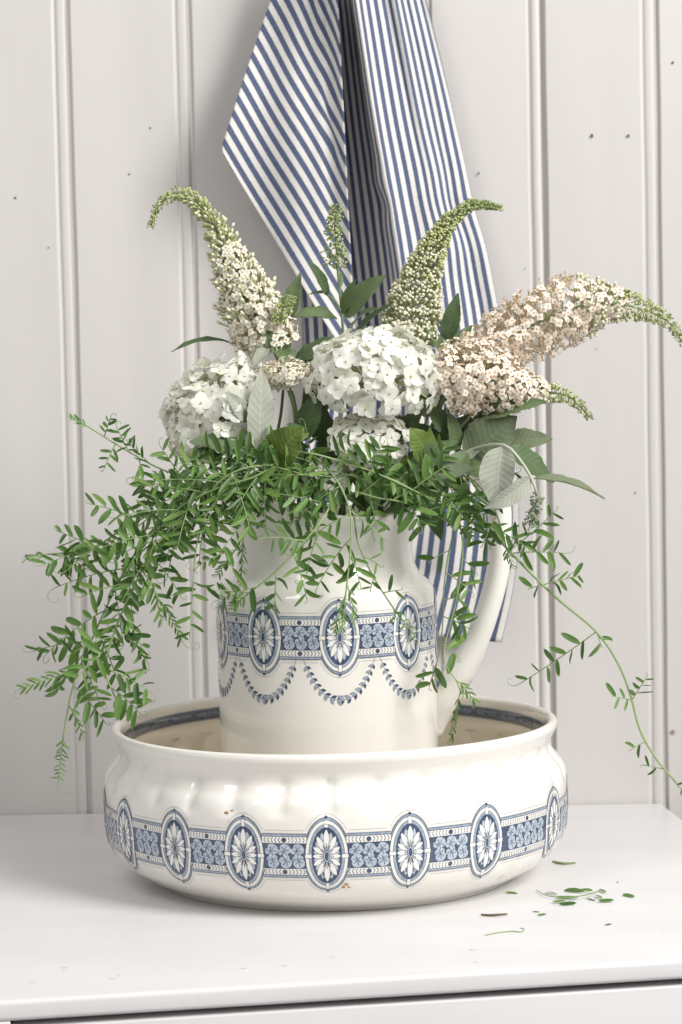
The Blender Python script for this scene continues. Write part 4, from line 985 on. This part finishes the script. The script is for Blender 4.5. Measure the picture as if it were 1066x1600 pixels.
vine('vetch stem reaching out and upward past the drooping hydrangea', [(470, 728, -.06), (400, 742, -.08), (330, 748, -.085), (265, 738, -.08), (205, 708, -.075), (140, 668, -.07)],
     [(.12, 150, 100, 5, .2), (.28, -130, 90, 5, .4), (.36, 150, 80, 5, .1), (.48, -140, 90, 5, .4), (.56, 120, 50, 3, .1), (.64, -120, 80, 5, .5), (.70, 130, 46, 4, .1, {'size': .014}), (.75, -80, 60, 5, .4, {'size': .015}), (.80, 115, 40, 4, .0, {'size': .013}), (.87, -120, 40, 3, .3, {'size': .012}), (.93, 70, 32, 3, .0, {'size': .010})], 101)
vine('longest hanging vetch stem, its feathery tip hanging beside the basin rim', [(470, 735, -.07), (380, 750, -.095), (300, 778, -.10), (235, 832, -.10), (188, 905, -.10), (150, 985, -.10), (118, 1060, -.10), (106, 1110, -.10), (98, 1158, -.10)],
     [(.12, 175, 90, 5, .4), (.24, 190, 100, 5, .4), (.34, -120, 90, 5, .5), (.42, 190, 110, 6, .3), (.48, -100, 90, 5, .4), (.54, 185, 110, 6, .3), (.60, -80, 80, 5, .4), (.66, 205, 110, 6, .4), (.71, -65, 80, 5, .4), (.74, 180, 90, 5, .3), (.77, 225, 80, 5, .4), (.80, -60, 70, 5, .4), (.82, 196, 92, 8, .0, {'closed': .62, 'size': .013, 'tendril': .3}), (.86, -45, 75, 5, .3), (.91, -62, 50, 5, .4, {'size': .010, 'young': True, 'closed': .4}), (.985, -100, 70, 9, .3, {'size': .0085, 'young': True, 'tendril': .6})], 102, tip=False)
vine('vetch stem arching out level, its tendrils curling near the board joint', [(440, 745, -.07), (340, 762, -.09), (265, 790, -.095), (200, 822, -.095), (140, 858, -.09), (75, 866, -.09)],
     [(.15, 140, 80, 4, .1), (.28, 185, 100, 5, .3), (.40, 150, 80, 5, .2), (.50, -150, 100, 5, .3), (.60, 155, 80, 4, .2), (.72, -150, 90, 5, .2), (.82, 150, 60, 3, .2), (.88, -165, 60, 4, .1), (.96, -20, 50, 4, .3)], 103)
vine('bushy vetch stem hanging inside the curve of the longest one', [(420, 750, -.08), (330, 778, -.105), (262, 830, -.11), (215, 905, -.11), (182, 980, -.11), (165, 1045, -.11), (178, 1085, -.11)],
     [(.2, 175, 100, 5, .4), (.34, -110, 90, 5, .5), (.44, 190, 90, 5, .4), (.50, -130, 80, 5, .4), (.56, -60, 70, 4, .5), (.61, 180, 80, 5, .4), (.66, -120, 80, 5, .5), (.71, -60, 70, 5, .4), (.76, -45, 70, 5, .4), (.80, 190, 70, 5, .4), (.84, 215, 70, 5, .3), (.91, -20, 75, 5, .3), (.98, -30, 60, 4, .4)], 104)
vine('vetch stem dropping between the hanging stems and the jug shoulder', [(400, 745, -.08), (330, 762, -.10), (272, 800, -.105), (235, 850, -.105), (235, 900, -.105), (250, 940, -.105)],
     [(.2, -160, 90, 5, .4), (.45, -110, 80, 4, .5), (.75, -40, 80, 4, .7), (.9, -75, 60, 5, .4, {'size': .012, 'closed': .4}), (.99, -55, 70, 7, .5, {'size': .010, 'closed': .6, 'tendril': .6})], 105, tip=False)
vine('short vetch stem hanging with one long open leaf beside the jug shoulder', [(430, 745, -.08), (370, 762, -.105), (328, 795, -.11), (308, 850, -.11), (303, 895, -.11)],
     [(.2, -150, 90, 5, .4), (.42, -110, 60, 3, .5), (.60, 195, 50, 2, .3), (.99, -95, 100, 5, .2, {'size': .0165, 'face': (0, -1, .1)})], 106, tip=False)
vine('vetch stem falling straight down the front of the jug onto a medallion', [(480, 715, -.06), (520, 742, -.095), (546, 795, -.110), (548, 855, -.118), (543, 905, -.122), (538, 950, -.122)],
     [(.06, 100, 60, 4, .0), (.12, 160, 110, 6, .2), (.22, -10, 100, 5, .3), (.26, 175, 90, 5, .3), (.36, 205, 100, 6, .5), (.52, 200, 100, 6, .5), (.50, -32, 70, 3, .4, {'tendril': .1}), (.64, 225, 90, 6, .5), (.72, -70, 50, 3, .4), (.88, -75, 55, 5, .3, {'size': .010, 'closed': .6, 'young': True}), (.93, -110, 60, 7, .2, {'size': .009, 'closed': .7, 'young': True})], 107)
vine('pale vetch stem crossing level over the jug rim towards the handle', [(455, 718, -.07), (480, 708, -.095), (530, 720, -.10), (590, 740, -.105), (650, 768, -.105), (705, 795, -.10)],
     [(.10, 150, 50, 4, .0), (.35, 40, 40, 3, .0), (.5, 50, 46, 4, .0), (.58, -20, 80, 4, .2), (.78, 40, 60, 4, .2), (.95, -20, 50, 3, .4)], 108)
vine('vetch stem sweeping down across the jug shoulder to the spout side', [(530, 760, -.08), (505, 810, -.112), (465, 858, -.118), (425, 898, -.114), (385, 930, -.105)],
     [(.2, 160, 90, 5, .2), (.35, -110, 80, 4, .4), (.5, 165, 60, 4, .2), (.6, -70, 70, 3, .5), (.75, -95, 60, 3, .5), (.9, 195, 65, 5, .1), (.98, 170, 50, 5, .1, {'size': .012})], 109)
vine('slender vetch stem ending beside the second medallion of the jug', [(545, 790, -.09), (560, 850, -.115), (583, 900, -.118), (608, 940, -.112), (628, 968, -.106)],
     [(.45, -20, 30, 1, .4, {'size': .015}), (.62, -110, 20, 1, .3, {'size': .012}), (.75, 15, 26, 1, .2, {'size': .013}), (.88, -70, 20, 1, .3, {'size': .011}), (.98, -50, 40, 3, .2, {'size': .008})], 110, rad=(.0011, .0008, .0006), tip=False)
vine('vetch stem trailing from the spout over the jug neck', [(430, 742, -.07), (405, 770, -.10), (388, 815, -.105), (374, 850, -.105), (358, 872, -.10)],
     [(.15, -40, 90, 5, .4), (.3, 170, 100, 5, .3), (.6, -140, 70, 4, .4), (.75, -95, 75, 8, .3, {'size': .011, 'closed': .5, 'young': True}), (.9, 190, 60, 4, .4)], 111)
vine('thin vetch stem with bright leaflets lying over the spout', [(450, 735, -.08), (410, 728, -.10), (372, 735, -.105), (340, 755, -.105), (318, 790, -.105)],
     [(.2, 150, 60, 4, .0), (.3, -90, 90, 5, .4), (.45, 150, 70, 5, .1), (.6, -70, 90, 6, .4), (.75, 170, 90, 5, .2), (.95, -100, 90, 5, .4)], 112)
vine('vetch stem lying along the front of the rim with downturned leaflets', [(548, 772, -.09), (590, 778, -.105), (635, 786, -.105), (675, 802, -.10), (712, 822, -.09)],
     [(.1, 40, 70, 4, .1), (.2, -75, 46, 3, .3), (.4, 30, 60, 4, .2), (.55, -60, 40, 3, .4), (.7, 20, 60, 3, .3)], 113)
vine('dense bright vetch tuft lying over the middle of the jug mouth', [(560, 748, -.07), (520, 745, -.095), (470, 742, -.10), (420, 742, -.10), (370, 746, -.10), (322, 755, -.10)],
     [(.05, 20, 60, 4, .1), (.14, -150, 80, 5, .2), (.22, 150, 46, 4, .0), (.32, -120, 70, 5, .3), (.42, 160, 60, 4, .1), (.50, -140, 80, 5, .3), (.60, 165, 60, 4, .1), (.66, -130, 70, 5, .3), (.78, -120, 80, 5, .4), (.86, 165, 70, 5, .1), (.94, -140, 80, 5, .3)], 118)
vine('dense vetch tuft spreading from the jug mouth along the hanging stems', [(440, 735, -.09), (390, 748, -.11), (335, 765, -.112), (285, 790, -.112), (245, 825, -.112), (215, 865, -.112)],
     [(.08, 150, 80, 5, .1), (.18, -130, 70, 4, .4), (.28, 155, 90, 5, .2), (.38, -120, 80, 4, .4), (.48, 165, 90, 5, .2), (.58, -110, 70, 4, .4), (.68, 175, 90, 5, .3), (.78, -115, 80, 4, .4), (.88, 185, 90, 5, .3), (.97, -110, 80, 5, .4)], 119)
vine('vetch tuft spreading over the rim between the lower hydrangea and the handle', [(570, 765, -.07), (610, 758, -.095), (655, 762, -.10), (695, 772, -.10), (730, 788, -.098)],
     [(.1, 40, 50, 4, .0), (.25, -40, 60, 4, .2), (.4, 35, 50, 4, .1), (.55, -60, 50, 4, .3), (.75, -40, 50, 4, .3), (.9, 10, 60, 4, .3)], 120)
# over the handle, and down beside the basin
vine('long thick vetch stem arching over the handle and hanging down by the basin rim', [(660, 770, -.06), (735, 795, -.08), (797, 862, -.085), (865, 930, -.085), (930, 985, -.085), (965, 1035, -.085), (985, 1085, -.085), (1000, 1140, -.085), (1025, 1185, -.085), (1056, 1222, -.085)],
     [(.20, -25, 70, 4, .2), (.285, 35, 95, 5, -.2, {'tendril': .1, 'face': (-.2, -.9, .4)}), (.29, 5, 80, 4, .2), (.40, 15, 60, 5, .0, {'face': (0, -.6, .8), 'tendril': 0}), (.40, 190, 24, 1, .2, {'tendril': 0}), (.575, 217, 140, 6, -.1, {'face': (0, -1, .1), 'size': .0160}), (.575, -70, 26, 1, .2, {'tendril': 0}), (.765, 60, 46, 3, .0, {'size': .014}), (.77, 165, 32, 2, .0, {'size': .015, 'tendril': .1}), (.875, 200, 26, 1, .3, {'size': .012, 'tendril': .2}), (.965, 165, 34, 1, .1, {'size': .010, 'tendril': .2}), (.995, -60, 26, 1, -.6, {'size': .006, 'tendril': 1.2})], 114, rad=(.0016, .0016, .0013, .0010), tip=False)
vine('thin vetch stem hanging through the opening of the handle', [(700, 740, -.06), (722, 770, -.085), (714, 815, -.09), (702, 860, -.09), (694, 915, -.09), (692, 975, -.09), (686, 1020, -.09), (680, 1048, -.09)],
     [(.12, 20, 90, 5, .3), (.32, -20, 60, 2, .5), (.45, 200, 34, 1, .3), (.55, -30, 50, 2, .3), (.68, 10, 30, 1, .1), (.75, -20, 40, 2, .2), (.88, -30, 34, 1, .3), (.96, -110, 40, 2, .2)], 115, rad=(.0011, .0008, .0005), tip=False)
vine('fine vetch stem bending over the foot of the handle, feathery tip hanging into the basin', [(690, 770, -.07), (722, 840, -.09), (715, 930, -.095), (695, 1010, -.10), (698, 1042, -.105), (712, 1062, -.105), (722, 1085, -.105)],
     [(.35, -40, 30, 1, .3), (.6, -60, 30, 1, .3), (.93, -40, 44, 5, .5, {'size': .011, 'closed': .5}), (.985, -105, 78, 9, .4, {'size': .0088, 'closed': .45, 'tendril': .55})], 116, rad=(.0010, .0007, .0005), tip=False)
vine('vetch stem with curly tendrils among the leaves above the handle', [(640, 760, -.07), (690, 742, -.09), (735, 748, -.095), (770, 790, -.095), (790, 850, -.095)],
     [(.15, 60, 60, 4, .1), (.3, -60, 70, 4, .4), (.55, -100, 70, 4, .4), (.8, -120, 50, 3, .2)], 117)

# ------------------------------------------------------------------ scattered bits on the dresser
def loose_leaflet(px, py, deg, L, W, label, mat='vetch_leaf', seed=0, name='fallen_leaflet', lift=.4):
    rr = random.Random(seed); me = rr.choice(LFT if mat == 'vetch_leaf' else LFY); b = on_z(px, py, 0.0007); a = R(deg)
    y = Vector((math.cos(a), math.sin(a), 0)); z = Vector((rr.gauss(0, .2), rr.gauss(0, .2)-.45, 1)); z = (z-y*z.dot(y)).normalized(); x = y.cross(z)
    s = L*PXM; m = TRS(b-y*s*.5, Matrix((x, y, z)).transposed(), (s*1.35, s*1.15, s*.6))
    zmin = min((m @ v.co).z for v in me.vertices); m = Matrix.Translation((0, 0, 0.0003-zmin)) @ m
    return put(name, me, None, m, label, 'leaf', 'plant bits fallen on the dresser')
loose_leaflet(981, 1400, -50, 21, 9, 'single oval green leaflet lying apart beyond the tip of the fallen vetch leaf', seed=1)
loose_leaflet(798, 1395, -20, 17, 5, 'small pale leaflet lying between the basin and the fallen vetch leaf', seed=2)
loose_leaflet(846, 1429, 40, 15, 7, 'tiny green leaflet beside a dark shrivelled one on the dresser', seed=3)
loose_leaflet(837, 1424, -20, 10, 7, 'tiny dark shrivelled leaflet beside a green one on the dresser', seed=4)
loose_leaflet(950, 1444, 35, 11, 7, 'tiny round leaflet lying alone towards the dresser front', seed=5)
loose_leaflet(965, 1378, 60, 7, 6, 'pale speck of leaf behind the single oval leaflet', 'young', seed=6)
def twig(pxs, r, label, mat='twig_brown', name='fallen_twig', cat='twig'):
    c, _ = even([on_z(x, y, r) for x, y in pxs], 16); V, Fs = tube(c, [r*.7, r, r*.5], 6); return put(name, mesh(name, V, Fs, mat), None, None, label, cat, 'plant bits fallen on the dresser')
twig([(752, 1429), (768, 1430), (780, 1429), (793, 1428)], 0.0011, 'short brown twig lying in front of the basin')
twig([(864, 1346), (880, 1349), (900, 1348)], 0.0012, 'short dark green stalk lying behind the fallen vetch leaf', 'bud_green')
twig([(758, 1461), (780, 1457), (800, 1455), (815, 1456), (819, 1451), (812, 1450)], 0.0005, 'thin curled tendril lying nearest the dresser front edge', 'vetch_stem', 'fallen_tendril', 'tendril')
fp = on_z(852, 1400, 0.001); fallen = thing('fallen_vetch_leaf', fp, 'fallen vetch leaf with several leaflets lying on the dresser beside the basin', 'leaf', 'plant bits fallen on the dresser')
c, _ = even([on_z(838, 1391, .0012), on_z(858, 1400, .002), on_z(890, 1402, .003), on_z(920, 1397, .004), on_z(940, 1390, .003)], 20); V, Fs = tube(c, [.0003, .0005, .0005], 5)
put('rachis', mesh('rachis', V, Fs, 'vetch_stem'), fallen)
rf = random.Random(8)
for (x, y, deg, L, W) in [(862, 1394, 130, 24, 6), (884, 1401, -15, 32, 9), (872, 1408, 30, 20, 9), (898, 1391, 150, 30, 7), (918, 1391, 140, 20, 9), (923, 1402, -60, 20, 12), (934, 1399, -70, 17, 10), (943, 1391, 110, 18, 13), (940, 1407, 10, 10, 8), (886, 1411, 8, 24, 5)]:
    b = on_z(x, y, 0.002); a = R(deg); yv = Vector((math.cos(a), math.sin(a), 0)); z = Vector((rf.gauss(0, .35), rf.gauss(0, .25)-.7, 1)); z = (z-yv*z.dot(yv)).normalized(); s = L*PXM
    m = TRS(b-yv*s*.5, Matrix((yv.cross(z), yv, z)).transposed(), (max(s, .012)*rf.uniform(0.95, 1.25), max(s, .012)*1.1, s*.8)); me = rf.choice(LFT)
    zmin = min((m @ v.co).z for v in me.vertices); m = Matrix.Translation((0, 0, rf.uniform(.0004, .0015)-zmin)) @ m
    put('leaflet', me, fallen, m)
